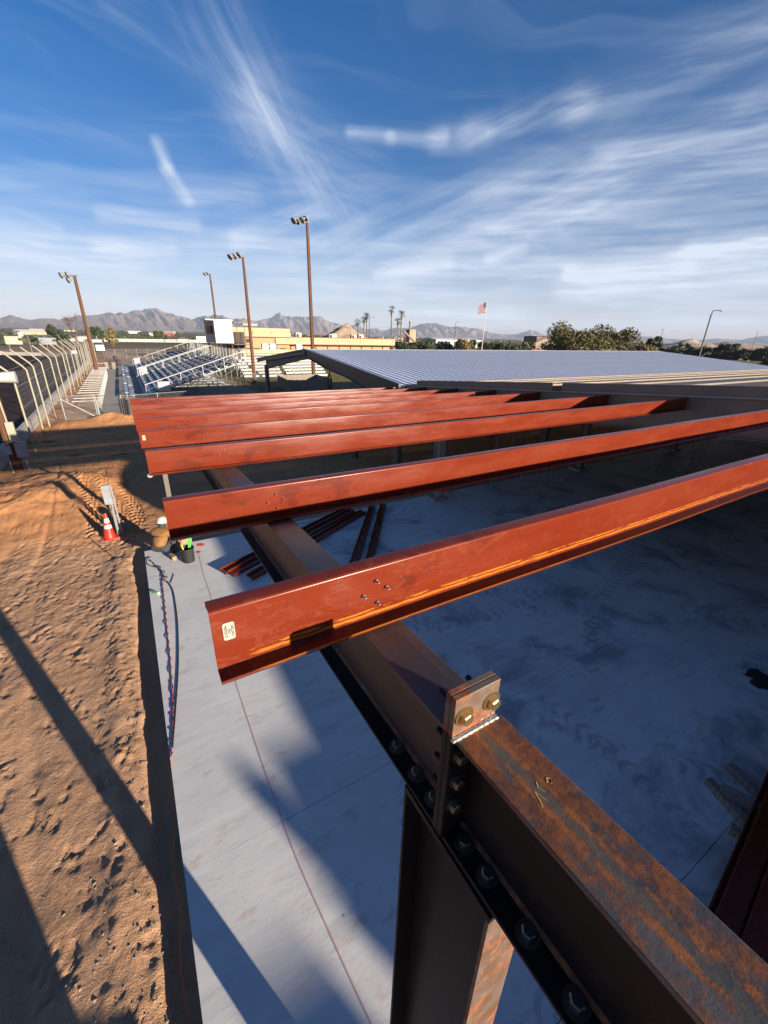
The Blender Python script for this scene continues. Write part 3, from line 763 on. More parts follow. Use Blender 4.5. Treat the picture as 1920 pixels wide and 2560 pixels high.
PUR_Y = [1.0275, 2.178, 3.796, 5.226, 6.938, 8.385, 9.934, 11.507, 12.931]
PUR_X = [0.070, 0.042, 0.018, 0.0, -0.013, -0.028, -0.034, -0.040, -0.046]
ORD = ['nearest', 'second', 'third', 'fourth', 'fifth', 'sixth', 'seventh', 'eighth', 'farthest']
XE = 8.375
for k, (py, px) in enumerate(zip(PUR_Y, PUR_X)):
    y = py - FW
    o_ = (px, y, zt(y, H0))
    mat = M['red_primer_worn'] if k == 0 else M['red_primer']
    mb = MB()
    n = 24
    path = [((XE - px) * i / n, 0.004 * math.sin(i * 0.9 + k), -0.006 * math.sin(math.pi * i / n)) for i in range(n + 1)]
    mb.sweep(ZP, [(p, (0, 1, -SL * 0.0), (0, 0, 1)) for p in path])
    lab = ['red primed roof purlin nearest the camera, with rust streak and white paper label',
           'second red roof purlin from the camera, lower third in shadow, four bolts in its web',
           'third red roof purlin from the camera, white cap at its lower left corner',
           'fourth red roof purlin from the camera, square white label at its left end',
           'fifth red roof purlin from the camera, small white label at its left end',
           'sixth red roof purlin counted from the camera', 'seventh red roof purlin counted from the camera',
           'eighth red roof purlin counted from the camera', 'farthest red roof purlin, behind all the others by the bleachers'][k]
    p_o = obj('roof_purlin', mb, mat, None, smooth=True); p_o.location = o_
    tag(p_o, lab, 'purlin', 'red roof purlins laid across the frame')
    bx = 0.535 + 0.02 * y - px
    if k < 5:
        for (ax, azz) in ((0.005, -0.050), (-0.040, -0.092), (0.043, -0.084), (0.010, -0.132)):
            b_ = MB(); hex_bolt(b_, (bx + ax, 0, azz), (0, -1, 0), 0.0055, 0.005, 0.012)
            obj('bolt', b_, M['zinc_dark'] if k else M['galv_steel'], p_o)
    if k in (0, 3, 4):
        w_, h_ = (0.030, 0.054)
        cx, cz = (0.042, -0.070)
        st = MB(); prof = []
        for (sx, sz) in ((1, 1), (-1, 1), (-1, -1), (1, -1)):
            for i in range(4):
                a = R({(1, 1): 0, (-1, 1): 90, (-1, -1): 180, (1, -1): 270}[(sx, sz)] + 30 * i)
                prof.append((cx + sx * (w_ / 2 - .006) + .006 * math.cos(a), cz + sz * (h_ / 2 - .006) + .006 * math.sin(a)))
        st.sweep(prof, [((0, -0.0012, 0), (1, 0, 0), (0, 0, 1)), ((0, -0.0024, 0), (1, 0, 0), (0, 0, 1))])
        s_o = obj('label_sticker', st, M['sticker'], p_o)
        for i, wd in enumerate(('HECHO', 'EN', 'MEXICO')):
            me = text_mesh(wd, 0.0105, M['ink'])
            t_o = link('lettering', me, s_o)
            t_o.matrix_local = Matrix.Translation((cx + 0.0085 - 0.0085 * i, -0.0030, cz)) @ Matrix.Rotation(R(90), 4, 'Y') @ Matrix.Rotation(R(90), 4, 'X')
    if k in (2,):
        obj('end_cap', MB().sphere((0.0, -0.03, -PD - 0.004), 0.022, 10, 6), M['white_paint'], p_o, True)

# two rafters spliced on the column, running under the purlins on the left
BS = 0.939
HB = 0.77; BD = 0.357; BW = 0.068; TF = 0.012; TW = 0.004
def rafter_x(y): return 0.535 + 0.02 * y
def rafter(name, label, y0, y1, mt_top, mt_web, mt_bot, segs=1):
    r_o = thing(name, label, 'beam', (rafter_x(y0), y0, zt(y0, HB)), 0.0, 'rusty rafters on the left frame line')
    def P(y, dx, dh): return (rafter_x(y) - rafter_x(y0) + dx, y - y0, -dh - SL * (y - y0))
    def slab_(x0, x1, h0, h1):
        mb = MB(); n = 8
        for i in range(n):
            a = y0 + (y1 - y0) * i / n; b = y0 + (y1 - y0) * (i + 1) / n
        mb.hexa([P(y0, x0, h1), P(y0, x1, h1), P(y1, x1, h1), P(y1, x0, h1), P(y0, x0, h0), P(y0, x1, h0), P(y1, x1, h0), P(y1, x0, h0)])
        return mb
    def bev(o, wdt=0.002):
        md = o.modifiers.new('bevel', 'BEVEL'); md.width = wdt; md.segments = 2; return o
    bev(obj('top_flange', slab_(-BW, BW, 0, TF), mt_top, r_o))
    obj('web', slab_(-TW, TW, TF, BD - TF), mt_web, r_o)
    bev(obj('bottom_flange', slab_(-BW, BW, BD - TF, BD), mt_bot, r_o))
    # fillet weld along the web foot, rusted bright
    obj('fillet_weld', MB().hexa([P(y0, -TW - .009, BD - TF), P(y0, -TW, BD - TF), P(y1, -TW, BD - TF), P(y1, -TW - .009, BD - TF),
                                  P(y0, -TW - .001, BD - TF - .010), P(y0, -TW, BD - TF - .010), P(y1, -TW, BD - TF - .010), P(y1, -TW - .001, BD - TF - .010)]), M['rust_bright'], r_o)
    return r_o, P
YP = 0.5 * BS
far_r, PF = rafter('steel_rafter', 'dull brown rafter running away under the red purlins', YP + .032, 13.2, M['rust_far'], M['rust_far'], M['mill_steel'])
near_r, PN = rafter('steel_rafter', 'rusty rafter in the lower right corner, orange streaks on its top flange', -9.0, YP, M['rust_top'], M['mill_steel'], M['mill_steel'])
# end plates standing above the flange, bolted together
zplt = 0.694; zplb = 1.150
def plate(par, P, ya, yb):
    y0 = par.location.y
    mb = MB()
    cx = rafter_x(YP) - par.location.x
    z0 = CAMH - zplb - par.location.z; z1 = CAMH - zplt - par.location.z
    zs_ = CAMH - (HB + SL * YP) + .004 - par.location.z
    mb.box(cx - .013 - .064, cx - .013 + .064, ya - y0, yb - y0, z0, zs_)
    o = obj('end_plate', mb, M['mill_steel'], par)  # same plate below the flange, its shade put into a darker steel
    tb_ = obj('end_plate_lit', MB().box(cx - .013 - .064, cx - .013 + .064, ya - y0, yb - y0, zs_ + .0003, z1), M['plate_steel_lit'], par)  # top of the same plate in its sunlit colour
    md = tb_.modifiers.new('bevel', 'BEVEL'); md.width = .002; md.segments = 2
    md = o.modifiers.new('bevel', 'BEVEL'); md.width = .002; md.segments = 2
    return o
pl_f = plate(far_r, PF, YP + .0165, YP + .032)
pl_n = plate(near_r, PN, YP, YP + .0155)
ly = YP - near_r.location.y
cxn = rafter_x(YP) - near_r.location.x
zrel = lambda z: CAMH - z - near_r.location.z
for (dx, z, big) in ((-0.050, 0.7485, 1), (0.029, 0.7465, 1), (-0.046, 0.875, 0), (-0.046, 0.960, 0), (-0.046, 1.045, 0), (0.030, 0.875, 0), (0.030, 1.0, 0)):
    b_ = MB(); hex_bolt(b_, (cxn + dx, ly - .004, zrel(z)), (0, -1, 0), .0155, .014)
    b_o = obj('plate_bolt', b_, M['zinc_bolt'] if big else M['zinc_dark'], pl_n)
    obj('washer', washer_mb((cxn + dx, ly, zrel(z)), (0, -1, 0), .0245 if big else .021, .004), M['zinc_bolt'] if big else M['zinc_dark'], pl_n, True)
    nb = MB(); yy = YP + .032 - near_r.location.y
    hex_bolt(nb, (cxn + dx, yy, zrel(z)), (0, 1, 0), .013, .014, .034)
    obj('nut', nb, M['mill_steel'], pl_n)
# weld bead at the foot of the plate
wb = MB(); pts = []
for i in range(41):
    x = -0.079 + 0.132 * i / 40
    pts.append((cxn + x, ly - .004, zrel(HB + SL * YP) + .003 + .0005 * math.sin(i * 1.1)))
wb.tube(pts, [.0058 + .0005 * math.sin(i * 1.3) for i in range(41)], 8)
obj('weld_bead', wb, M['weld'], near_r, True)
# bolts through the bottom flanges into the column cap
for i, yb in enumerate((.796, .683, .593, .455, .370, .242, .12)):
    yb *= BS; par, P = (far_r, PF) if yb > YP else (near_r, PN)
    c = P(yb, -0.032, BD - TF)
    b_ = MB(); hex_bolt(b_, (c[0], c[1], c[2] + .004), (0, 0, 1), .0155, .014)
    b_o = obj('flange_bolt', b_, M['zinc_dark'], par)
    obj('washer', washer_mb(c, (0, 0, 1), .0255, .004), M['zinc_dark'], b_o, True)
# inspector's crayon marks
for pts in ([(0.030, -0.165), (0.024, -0.172), (0.030, -0.178), (0.037, -0.170), (0.031, -0.165)], [(-0.012, -0.172), (-0.018, -0.19), (-0.022, -0.200)], [(-0.012, -0.172), (-0.006, -0.196)], [(0.006, -0.160), (0.000, -0.170), (0.004, -0.182)]):
    cm = MB(); q = []
    for (dx, dyy) in pts:
        p = PN(YP + dyy, dx, 0); q.append((p[0], p[1], p[2] - .0003))
    cm.tube(q, .0009, 5); obj('crayon_mark', cm, M['chalk_yellow'], near_r)

def h_column(label, cx, cy, z0, z1, dy=0.345, wdt=0.136, mat='mill_steel', mat2=None, rz=0.0):
    c_o = thing('steel_column', label, 'column', (cx, cy, z0), rz)
    h = z1 - z0
    obj('web', MB().box(-.004, .004, -dy / 2 + .011, dy / 2 - .011, .021, h - .021), M[mat], c_o)
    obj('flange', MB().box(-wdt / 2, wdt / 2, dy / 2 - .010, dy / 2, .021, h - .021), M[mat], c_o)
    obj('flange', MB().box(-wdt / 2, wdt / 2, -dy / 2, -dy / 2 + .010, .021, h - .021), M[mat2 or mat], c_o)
    obj('cap_plate', MB().box(-wdt / 2, wdt / 2, -dy / 2 - .0, dy / 2 + .0, h - .02, h), M[mat], c_o)
    obj('base_plate', MB().box(-wdt / 2 - .03, wdt / 2 + .03, -dy / 2 - .03, dy / 2 + .03, 0, .02), M['galv_steel'], c_o)
    for sx in (-1, 1):
        for sy in (-1, 1):
            b_ = MB(); hex_bolt(b_, (sx * (wdt / 2 + .012), sy * .09, .02), (0, 0, 1), .014, .014, .03); obj('anchor_bolt', b_, M['galv_steel'], c_o)
    return c_o
h_column('dark steel column under the bolted rafter splice, its sunny flange given a sunlit orange rust colour', rafter_x(YP), YP, 0.0, zt(YP + .17, HB + BD) - .004, mat='mill_steel', mat2='rust_sunlit')  # sunlight on the near flange is put into its brighter rust colour
h_column('pale thin column at the far slab corner by the kneeling worker', 0.36, 10.62, 0.0, zt(10.8, HB + .0), dy=0.15, wdt=.10, mat='column_tan')

# ------------------------------------------------------------------ main frame on the right and its roof
main = thing('main_building', 'dark open steel building on the right with pale purlins on its roof', 'building', (8.40, 0, 0))
YE = 12.72
def ysl(mb, x0, x1, y0, y1, h0, h1):
    return mb.hexa([(x0, y0, zt(y0, h1)), (x1, y0, zt(y0, h1)), (x1, y1, zt(y1, h1)), (x0, y1, zt(y1, h1)), (x0, y0, zt(y0, h0)), (x1, y0, zt(y0, h0)), (x1, y1, zt(y1, h0)), (x0, y1, zt(y1, h0))])
Y00 = -6.9
for i, xx in enumerate((0.0, 7.6, 15.2, 22.8, 30.4)):
    obj('rafter_web', ysl(MB(), xx - .006, xx + .006, Y00, YE, .542, 1.158), M['tan_steel'], main)
    obj('rafter_flange', ysl(MB(), xx - .11, xx + .11, Y00, YE, .53, .542), M['aluminium' if i == 0 else 'dark_brown_steel'], main)  # edge flange paler: sky reflection put into its colour
    obj('rafter_flange', ysl(MB(), xx - .11, xx + .11, Y00, YE, 1.158, 1.17), M['tan_steel'], main)
    for yc in (10.55, 1.2 if i > 1 else None, -6.6):
        if yc is None: continue
        cm = MB(); cm.box(xx - .11, xx + .11, yc - .16, yc - .145, 0.02, zt(yc, 1.172)); cm.box(xx - .11, xx + .11, yc + .145, yc + .16, .02, zt(yc + .2, 1.172)); cm.box(xx - .006, xx + .006, yc - .145, yc + .145, .02, zt(yc + .2, 1.172))
        obj('column', cm, M['walk_concrete' if i == 0 else 'tan_steel'], main)
        obj('pier', MB().box(xx - .28, xx + .28, yc - .28, yc + .28, 0.001, .10), M['walk_concrete'], main)
# deck over the purlin seats and pale purlins on top of it
obj('roof_deck', ysl(MB(), 0.03, 33.4, Y00, YE, .500, .528), M['deck_brown'], main)
for k in range(13):
    y = 12.2 - 1.45 * k
    mb = MB(); n = 1
    mb.sweep([(p[0] * 1.6, p[1] * .22) for p in ZP], [((0.16, y, zt(y, .455)), (0, 1, 0), (0, 0, 1)), ((33.3, y, zt(y, .455)), (0, 1, 0), (0, 0, 1))])
    obj('purlin', mb, M['purlin_grey' if k % 3 else 'tan_steel'], main)
# rake channel along the edge, in two lengths with a gap at the splice
for (ya, yb) in ((6.55, 11.95), (Y00, 6.30)):
    mb = ysl(MB(), -.06, -.052, ya, yb, .352, .526); ysl(mb, -.052, .10, ya, yb, .352, .360)
    obj('rake_channel', mb, M['tan_steel'], main)
obj('splice_clip', ysl(MB(), -.05, .02, 6.3, 6.55, .42, .52), M['trim_bronze'], main)
# purlin clips with bolts on the frame side
for k, (py, px) in enumerate(zip(PUR_Y, PUR_X)):
    y = py - FW
    obj('purlin_clip', MB().box(-.10, -.012, y + .006, y + .014, zt(y, .74), zt(y, .60)), M['dark_brown_steel'], main)
# back wall of the building and an unseen lower block added behind the camera to shade the slab
bw = MB().box(33.35, 33.5, Y00, YE, 0, zt(YE, .6))
obj('end_wall', bw, M['tan_steel'], main)
obj('end_wall', MB().box(.0, 33.3, Y00 - .12, Y00 - .02, 0, zt(Y00, .53)), M['tan_steel'], main)  # unseen wall added to stop low sun passing under the roof
blk = thing('shade_block', 'unseen flat roofed tan block added to shade the slab', 'building', (8.45, -7.2, 0))
ZB = 4.02
obj('wall', MB().box(0, 30, -28, 0, 0, ZB - .25), M['stucco'], blk)
obj('parapet', MB().box(-.06, 30.06, -28.06, .06, ZB - .25, ZB), M['stucco_light'], blk)
obj('caster_box', MB().box(.0, .7, -10.1, -9.2, ZB, ZB + .26), M['box_grey'], blk)  # boxes and pipe on this roof are added casters for the slab's shadow edge
obj('duct', MB().box(-.25, .30, -12.2, -11.75, ZB, ZB + .60), M['galv_steel'], blk)  # added caster, narrow to throw a tongue of shadow on the slab
obj('duct', MB().box(-.3, .6, -8.2, -7.6, ZB, ZB + .14), M['galv_steel'], blk)  # low added caster for the same shadow edge
obj('caster_pipe', MB().tube([(.1, -9.6, ZB), (.1, -9.6, ZB + .55)], .14, 10), M['galv_steel'], blk)

# dark stored things inside: pallet racks, scaffold frames, pipe stand
def rack(x, y, rz, n, label):
    t_o = thing('scaffold_frame', label, 'scaffold', (x, y, 0), rz)
    for i in range(n):
        for s in (0, 1.2): obj('upright', MB().tube([(i * .9, s, 0), (i * .9, s, 1.9)], .021, 6), M['galv_steel'], t_o)
    for zz in (.3, .9, 1.5, 1.88):
        for s in (0, 1.2): obj('ledger', MB().tube([(0, s, zz), ((n - 1) * .9, s, zz)], .018, 6), M['galv_steel'], t_o)
rack(10.9, 9.2, .1, 3, 'grey scaffold frames standing in the dark beyond the third purlin')
rack(19.5, 8.0, .2, 4, 'long row of scaffold frames deep inside the dark building')
for (x, y, n, lb) in ((17.5, 6.2, 7, 'thin steel pipe in the row lying deep inside the dark building'), (12.8, 5.4, 4, 'thin steel pipe lying on the dark floor nearer the open slab')):
    for i in range(n):
        obj_ = tag(obj('steel_pipe', MB().tube([(x, y + .13 * i, .05), (x + 5.5, y + .13 * i + .5, .05)], .04, 8), M['galv_steel']), lb, 'pipe', lb)
ps = thing('pipe_stand', 'red folding pipe stand on the shaded slab under the second purlin', 'pipe stand', (8.63, 10.3, 0))
for a in (90, 210, 330): obj('leg', MB().tube([(0, 0, .45), (.42 * math.cos(R(a)), .42 * math.sin(R(a)), .01)], .016, 6), M['sign_red'], ps)
obj('post', MB().tube([(0, 0, .3), (0, 0, .75)], .02, 8), M['sign_red'], ps)
obj('head', MB().bar((-.12, 0, .74), (.12, 0, .80), .05, .03), M['sign_red'], ps)

# loose purlins on the slab
def floor_purlin(a, b, label, flip=0.0, z=0.0):
    a = Vector((a[0], a[1], 0)); b = Vector((b[0], b[1], 0)); d = (b - a); L = d.length
    o = MB().sweep([(p[1] + PD * .5, p[0] + .065 + z) for p in ZP], [((0, 0, 0), (0, 1, 0), (0, 0, 1)), ((L, 0, 0), (0, 1, 0), (0, 0, 1))])
    q = obj('loose_purlin', o, M['red_primer'], None, True); q.location = a + Vector((0, 0, .003)); q.rotation_euler = (0, 0, math.atan2(d.y, d.x))
    return tag(q, label, 'purlin', 'dark red purlins lying on the slab')
floor_purlin((1.10, 8.90), (5.2, 11.05 - .1), 'dark red purlin lying on the slab, upper one of the left slanting pair')
floor_purlin((1.24, 8.72), (5.35, 10.80), 'dark red purlin lying on the slab, middle of the left slanting group')
floor_purlin((1.56, 8.36), (5.6, 10.55), 'dark red purlin lying on the slab, lower one of the left slanting group')
floor_purlin((3.55, 7.35), (6.05, 10.80), 'dark red purlin lying steeply on the slab, left of the two right ones')
floor_purlin((3.95, 7.30), (6.45, 10.80), 'dark red purlin lying steeply on the slab, rightmost one')
# purlin bundle on timber blocking, lower right
bd = thing('purlin_bundle', 'nearly black bundle of nested purlins in the lower right corner', 'purlin bundle', (3.1, -.10, 0), R(7.7))
for i in range(5):
    o = MB().sweep([(p[1] * 1.0, p[0] * .8) for p in ZP], [((-2.5, 0, 0), (0, 1, 0), (0, 0, 1)), ((6.0, 0, 0), (0, 1, 0), (0, 0, 1))])
    q = obj('purlin', o, M['red_primer'], bd, True); q.location = (0, .26 - .20 * (i % 3) - .05 * (i // 3), .16 + .075 * (i // 3) + .012 * (i % 3))
for i, (x, y, l, rz, z, lb) in enumerate(((5.28, .62, .62, 1.20, 0, 'lowest timber block under the purlin bundle at the right edge'), (5.42, .50, .55, 1.9, .09, 'timber block laid crosswise on the lowest one by the bundle'), (5.78, .62, .5, 1.25, 0, 'timber block behind the others beside the bundle'), (5.03, .36, .30, 1.9, 0, 'short timber offcut on the slab below the blocks'))):
    t_ = obj('timber_block', MB().box(-l / 2, l / 2, -.05, .05, 0, .088), M['grey_wood']); t_.location = (x, y, z + .001); t_.rotation_euler = (0, 0, rz)
    tag(t_, lb, 'timber', 'timber blocking on the slab')

# ------------------------------------------------------------------ silver roofed shed beyond
shed = thing('metal_roof_shed', 'open sided shed with ribbed silver roof beyond the purlins', 'shed', (8.32, 12.83, 0))
EY, RY, BY = 0.0, 9.27, 19.02
EZ, RZ, BZ = 3.50, 4.336, 3.385
SLN = 33.7
def panel_mesh(y0, z0, y1, z1):
    wdt = SLN / 37
    prof = []
    nrib = 3; p = wdt / nrib
    for i in range(nrib):
        b = i * p
        prof += [(b, 0), (b + p * .30, 0), (b + p * .50, 0), (b + p * .66, .045), (b + p * .88, .045), (b + p * .99, 0)]
    prof.append((wdt, 0))
    vs = [(x, y0, z0 + h) for x, h in prof] + [(x, y1, z1 + h) for x, h in prof]; n = len(prof)
    mb = MB().add(vs, [(i, i + 1, n + i + 1, n + i) for i in range(n - 1)])
    return mb.mesh('roof_panel', M['galvalume'])
pf = panel_mesh(EY - .02, EZ, RY, RZ); pb = panel_mesh(BY, BZ, RY, RZ)
for i in range(37):
    for me in (pf, pb):
        q = link('roof_panel', me, shed, (i * SLN / 37, 0, random.uniform(0, .004)))
obj('ridge_cap', MB().hexa([(-.03, RY - .16, RZ + .026), (SLN, RY - .16, RZ + .026), (SLN, RY + .16, RZ + .02), (-.03, RY + .16, RZ + .02), (-.03, RY - .02, RZ + .05), (SLN, RY - .02, RZ + .05), (SLN, RY + .02, RZ + .05), (-.03, RY + .02, RZ + .05)]), M['galvalume'], shed)
def rake(ya, za, yb, zb, par, x=-.03):
    mb = MB().hexa([(x - .05, ya, za - .20), (x, ya, za - .20), (x, yb, zb - .20), (x - .05, yb, zb - .20), (x - .05, ya, za + .05), (x, ya, za + .05), (x, yb, zb + .05), (x - .05, yb, zb + .05)])
    obj('rake_trim', mb, M['trim_bronze'], par)
    mb = MB().hexa([(x - .11, ya, za - .02), (x - .051, ya, za - .02), (x - .051, yb, zb - .02), (x - .11, yb, zb - .02), (x - .11, ya, za + .06), (x - .051, ya, za + .06), (x - .051, yb, zb + .06), (x - .11, yb, zb + .06)])
    obj('rake_trim', mb, M['trim_bronze'], par)
rake(EY, EZ, RY - .12, RZ - .01, shed); rake(RY + .12, RZ - .01, BY, BZ, shed)
obj('rake_corner', MB().box(-.15, -.02, RY - .118, RY + .118, RZ - .22, RZ + .06), M['trim_bronze'], shed)
for i in range(7): obj('eave_trim', MB().box(SLN * i / 7 + .01, SLN * (i + 1) / 7, EY - .12, EY - .025, EZ - .10, EZ + .012), M['white_trim'], shed)
obj('eave_corner', MB().box(-.16, .06, EY - .10, EY - .0, EZ - .16, EZ - .02), M['white_trim'], shed)
# tapered gable frame: depth below the roof by distance
def frame(x):
    pts = [(EY + .05, .95), (1.6, .80), (3.2, .62), (4.6, .50), (6.7, .50), (8.8, .34), (10.7, .38), (13.3, .50), (17.2, .72), (BY - 1.55, .86)]
    def roofz(y): return EZ + (RZ - EZ) * y / RY if y < RY else RZ + (BZ - RZ) * (y - RY) / (BY - RY)
    ys_ = sorted(set([p[0] for p in pts] + [RY]))
    dep = np.interp(ys_, [p[0] for p in pts], [p[1] for p in pts])
    mb = MB()
    for i in range(len(ys_) - 1):
        a, b = ys_[i], ys_[i + 1]
        ta, tb = roofz(a) - .16, roofz(b) - .16; ba, bb = roofz(a) - .16 - dep[i] * .75, roofz(b) - .16 - dep[i + 1] * .75
        mb.hexa([(x - .01, a, ba), (x + .01, a, ba), (x + .01, b, bb), (x - .01, b, bb), (x - .01, a, ta), (x + .01, a, ta), (x + .01, b, tb), (x - .01, b, tb)])
    obj('gable_rafter', mb, M['frame_brown'], shed)
    mb = MB()
    for i in range(len(ys_) - 1):
        a, b = ys_[i], ys_[i + 1]; ba, bb = roofz(a) - .16 - dep[i] * .75, roofz(b) - .16 - dep[i + 1] * .75
        mb.hexa([(x - .10, a, ba - .014), (x + .10, a, ba - .014), (x + .10, b, bb - .014), (x - .10, b, bb - .014), (x - .10, a, ba - .001), (x + .10, a, ba - .001), (x + .10, b, bb - .001), (x - .10, b, bb - .001)])
    obj('rafter_flange', mb, M['frame_brown'], shed)
for x in (0.12, 8.5, 17, 25.5, 33.5): frame(x)
for x in (0.12, 8.5, 17, 25.5, 33.5):
    for y, wd in ((17.45, .36), (0.35, .36)):
        obj('column', MB().box(x - .10, x + .10, y - wd / 2, y + wd / 2, -.2, 3.05), M['frame_brown'], shed)
for x, y in ((0.12, 3.9), (8.5, 3.9)): obj('column', MB().box(x - .08, x + .08, y - .16, y + .16, -.2, 3.0), M['dark_brown_steel'], shed)
cc = MB()
pts = [(.0, 6.3 + .20 * math.cos(a), 3.05 + .30 * math.sin(a)) for a in np.linspace(math.pi / 2, math.pi * 6.5, 60)]
cc.tube([(.0, 6.3, 3.55)] + pts, .028, 6)
tag(obj('cable_coil', cc, M['black'], None), 'black coil of cable hanging from the shed gable frame', 'cable').location = (8.30, 12.83, -.02)
# shaded clutter and the far fence under the shed

# ------------------------------------------------------------------ race track, barrier, catch fence, walkway
tp = [(-5.2, 12), (-5.2, 88), (-6.2, 97), (-9.3, 104), (-14, 111), (-21, 116), (-40, 120), (-80, 118), (-80, 12)]
mb = MB(); mb.add([(x, y, -.10) for x, y in tp] + [(x, y, -.32) for x, y in tp], [tuple(range(len(tp)))[::-1], tuple(range(len(tp), 2 * len(tp)))] + [(i, (i + 1) % len(tp), len(tp) + (i + 1) % len(tp), len(tp) + i) for i in range(len(tp))])
struct('track_surface', mb, M['asphalt_track'])
bar = thing('track_barrier', 'low pale concrete wall curving along the dark race track', 'barrier', (-5.0, 20, -.15))
bp = [(-5.0, 20), (-5.0, 88), (-6.0, 97.4), (-9.1, 104.4), (-13.8, 111.4), (-20.9, 116.4), (-40, 120.4), (-60, 120)]
fine = []
for (a, b) in zip(bp[:-1], bp[1:]):
    n = max(1, int(math.hypot(b[0] - a[0], b[1] - a[1]) / 4.0))
    for i in range(n): fine.append((a[0] + (b[0] - a[0]) * i / n, a[1] + (b[1] - a[1]) * i / n))
fine.append(bp[-1])
for a, b in zip(fine[:-1], fine[1:]):
    ax, ay, bx_, by_ = a[0] + 5.0, a[1] - 20, b[0] + 5.0, b[1] - 20
    d = Vector((bx_ - ax, by_ - ay, 0)).normalized() * .012
    obj('wall_segment', MB().bar((ax + d.x, ay + d.y, .33), (bx_ - d.x, by_ - d.y, .33), .22, .66), M['barrier_concrete'], bar)
cf = thing('catch_fence', 'tall pale pipe fence with bent tops along the race track', 'fence', (-4.2, 20, -.12))
fy = [23.9, 27.3, 29.8, 33.0, 36.6, 40.3, 43.9, 47.6] + [51.2 + 3.4 * i for i in range(14)]
tops = []
def fpost(x, y, lean=0.0, dirx=-1.0, diry=0.0):
    p = [(x, y, 0), (x + .02 + lean, y, 1.7), (x + .03 + lean, y, 3.3), (x + .0 + lean + dirx * .10, y + diry * .1, 3.50), (x + dirx * .72 + lean, y + diry * .72, 4.15)]
    obj('post', MB().tube(p, .042, 8), M['cream_pipe'], cf, True); tops.append(p)
for y in fy: fpost(random.uniform(-.05, .05), y - 20, random.uniform(-.06, .06))
for q in range(9):
    t = q / 8.0; k = 1 + q
    cx, cy = np.interp(k, range(len(bp)), [b[0] for b in bp]) if k < len(bp) else 0, 0
far_pts = [(-5.3, 98.6), (-6.6, 101.4), (-8.4, 104.4), (-10.6, 107.3), (-13.3, 110.0), (-16.3, 112.6), (-20, 115), (-24, 116.6), (-29, 118), (-35, 119.2)]
for (x, y) in far_pts: fpost(x + 4.2 + .8, y - 20 + .6, 0, -.5, -.8)
for hh, ix in ((.9, 1), (1.9, 1), (2.8, 2), (3.45, 3), (4.1, 4)):
    pts = []
    for p in tops[:len(fy)]:
        z = hh if ix < 3 else p[ix][2]
        pts.append((p[ix][0] - .05, p[ix][1], z))
    obj('cable', MB().tube(pts, .011, 5), M['galv_steel'], cf)
wires = MB()
for i in range(len(fy) - 1):
    a, b = tops[i], tops[i + 1]
    n = 10
    for j in range(1, n):
        u = j / n; x = a[2][0] + (b[2][0] - a[2][0]) * u; y = a[2][1] + (b[2][1] - a[2][1]) * u
        wires.tube([(x - .04, y, .6), (x - .04, y, 3.4)], .0022, 3, False)
    for j in range(1, 14): 
        z = .6 + j * .2
        wires.tube([(a[2][0] - .04, a[2][1], z), (b[2][0] - .04, b[2][1], z)], .0022, 3, False)
wo_ = obj('wire_mesh', wires, M['galv_steel'], cf); wo_['kind'] = 'stuff'
struct('walkway', MB().box(-2.05, -.85, 31.5, 96, -.30, -.085), M['walk_concrete'])
struct('concourse', MB().box(-.85, 10.2, 33.0, 92, -.30, -.095), M['walk_concrete'])
# pipe frame stalls between fence and walkway
pf_ = thing('pipe_stall_frame', 'row of white pipe crossbars between the catch fence and the walkway', 'railing', (-3.2, 33, -.12))
for i in range(20):
    y = i * 1.5
    obj('crossbar', MB().tube([(-.05, y, .98), (1.25, y, .98), (1.25, y, .94)], .032, 6), M['white_paint'], pf_)
    obj('post', MB().tube([(1.25, y, .03), (1.25, y, .95)], .030, 6), M['white_paint'], pf_)
obj('top_rail', MB().tube([(1.25, 0, .94), (1.25, 28.5, .94)], .030, 6), M['white_paint'], pf_)
for i in range(3): obj('crossbar', MB().tube([(-.1, 29.2, .5 + .5 * i), (1.4, 29.2, .5 + .5 * i)], .03, 6), M['white_paint'], pf_)
# chain link gates across the yard
def chain(name, label, a, b, h, nposts, brace=False, fine_=True, z0=-.12):
    a = Vector((a[0], a[1], 0)); b = Vector((b[0], b[1], 0)); L = (b - a).length
    t_o = thing(name, label, 'gate' if 'gate' in name else 'fence', (a.x, a.y, z0), math.atan2(b.y - a.y, b.x - a.x))
    for i in range(nposts):
        x = L * i / (nposts - 1); obj('post', MB().tube([(x, 0, 0), (x, 0, h + .05)], .030, 7), M['galv_steel'], t_o)
    obj('rail', MB().tube([(0, 0, h), (L, 0, h)], .021, 6), M['galv_steel'], t_o)
    obj('rail', MB().tube([(0, 0, .12), (L, 0, .12)], .016, 6), M['galv_steel'], t_o)
    if brace: obj('brace', MB().tube([(0, -.02, h - .15), (L, -.02, .1)], .022, 6), M['white_paint'], t_o)
    wm = MB(); st = .11
    k = int((L + h) / st)
    for i in range(k):
        x0 = i * st - h
        p0 = (max(x0, 0), .015, .12 + max(0 - x0, 0)); p1 = (min(x0 + h - .12, L), .015, .12 + min(L - x0, h - .12))
        if p1[0] > p0[0]:
            wm.tube([p0, p1], .0028, 3, False); wm.tube([(L - p0[0], .02, p0[2]), (L - p1[0], .02, p1[2])], .0028, 3, False)
    q = obj('wire_mesh', wm, M['galv_steel'], t_o); q['kind'] = 'stuff'
    return t_o
chain('chain_link_gate', 'chain link gate with white diagonal brace beside the catch fence', (-3.62, 31.5), (-2.0, 31.8), 1.5, 2, True)
chain('chain_link_gate', 'chain link gate standing ajar at the walkway', (-1.92, 31.9), (-.68, 30.9), 1.45, 2)
chain('chain_link_fence', 'chain link fence in front of the near bleachers', (-.55, 30.6), (7.6, 33.0), 1.5, 5)
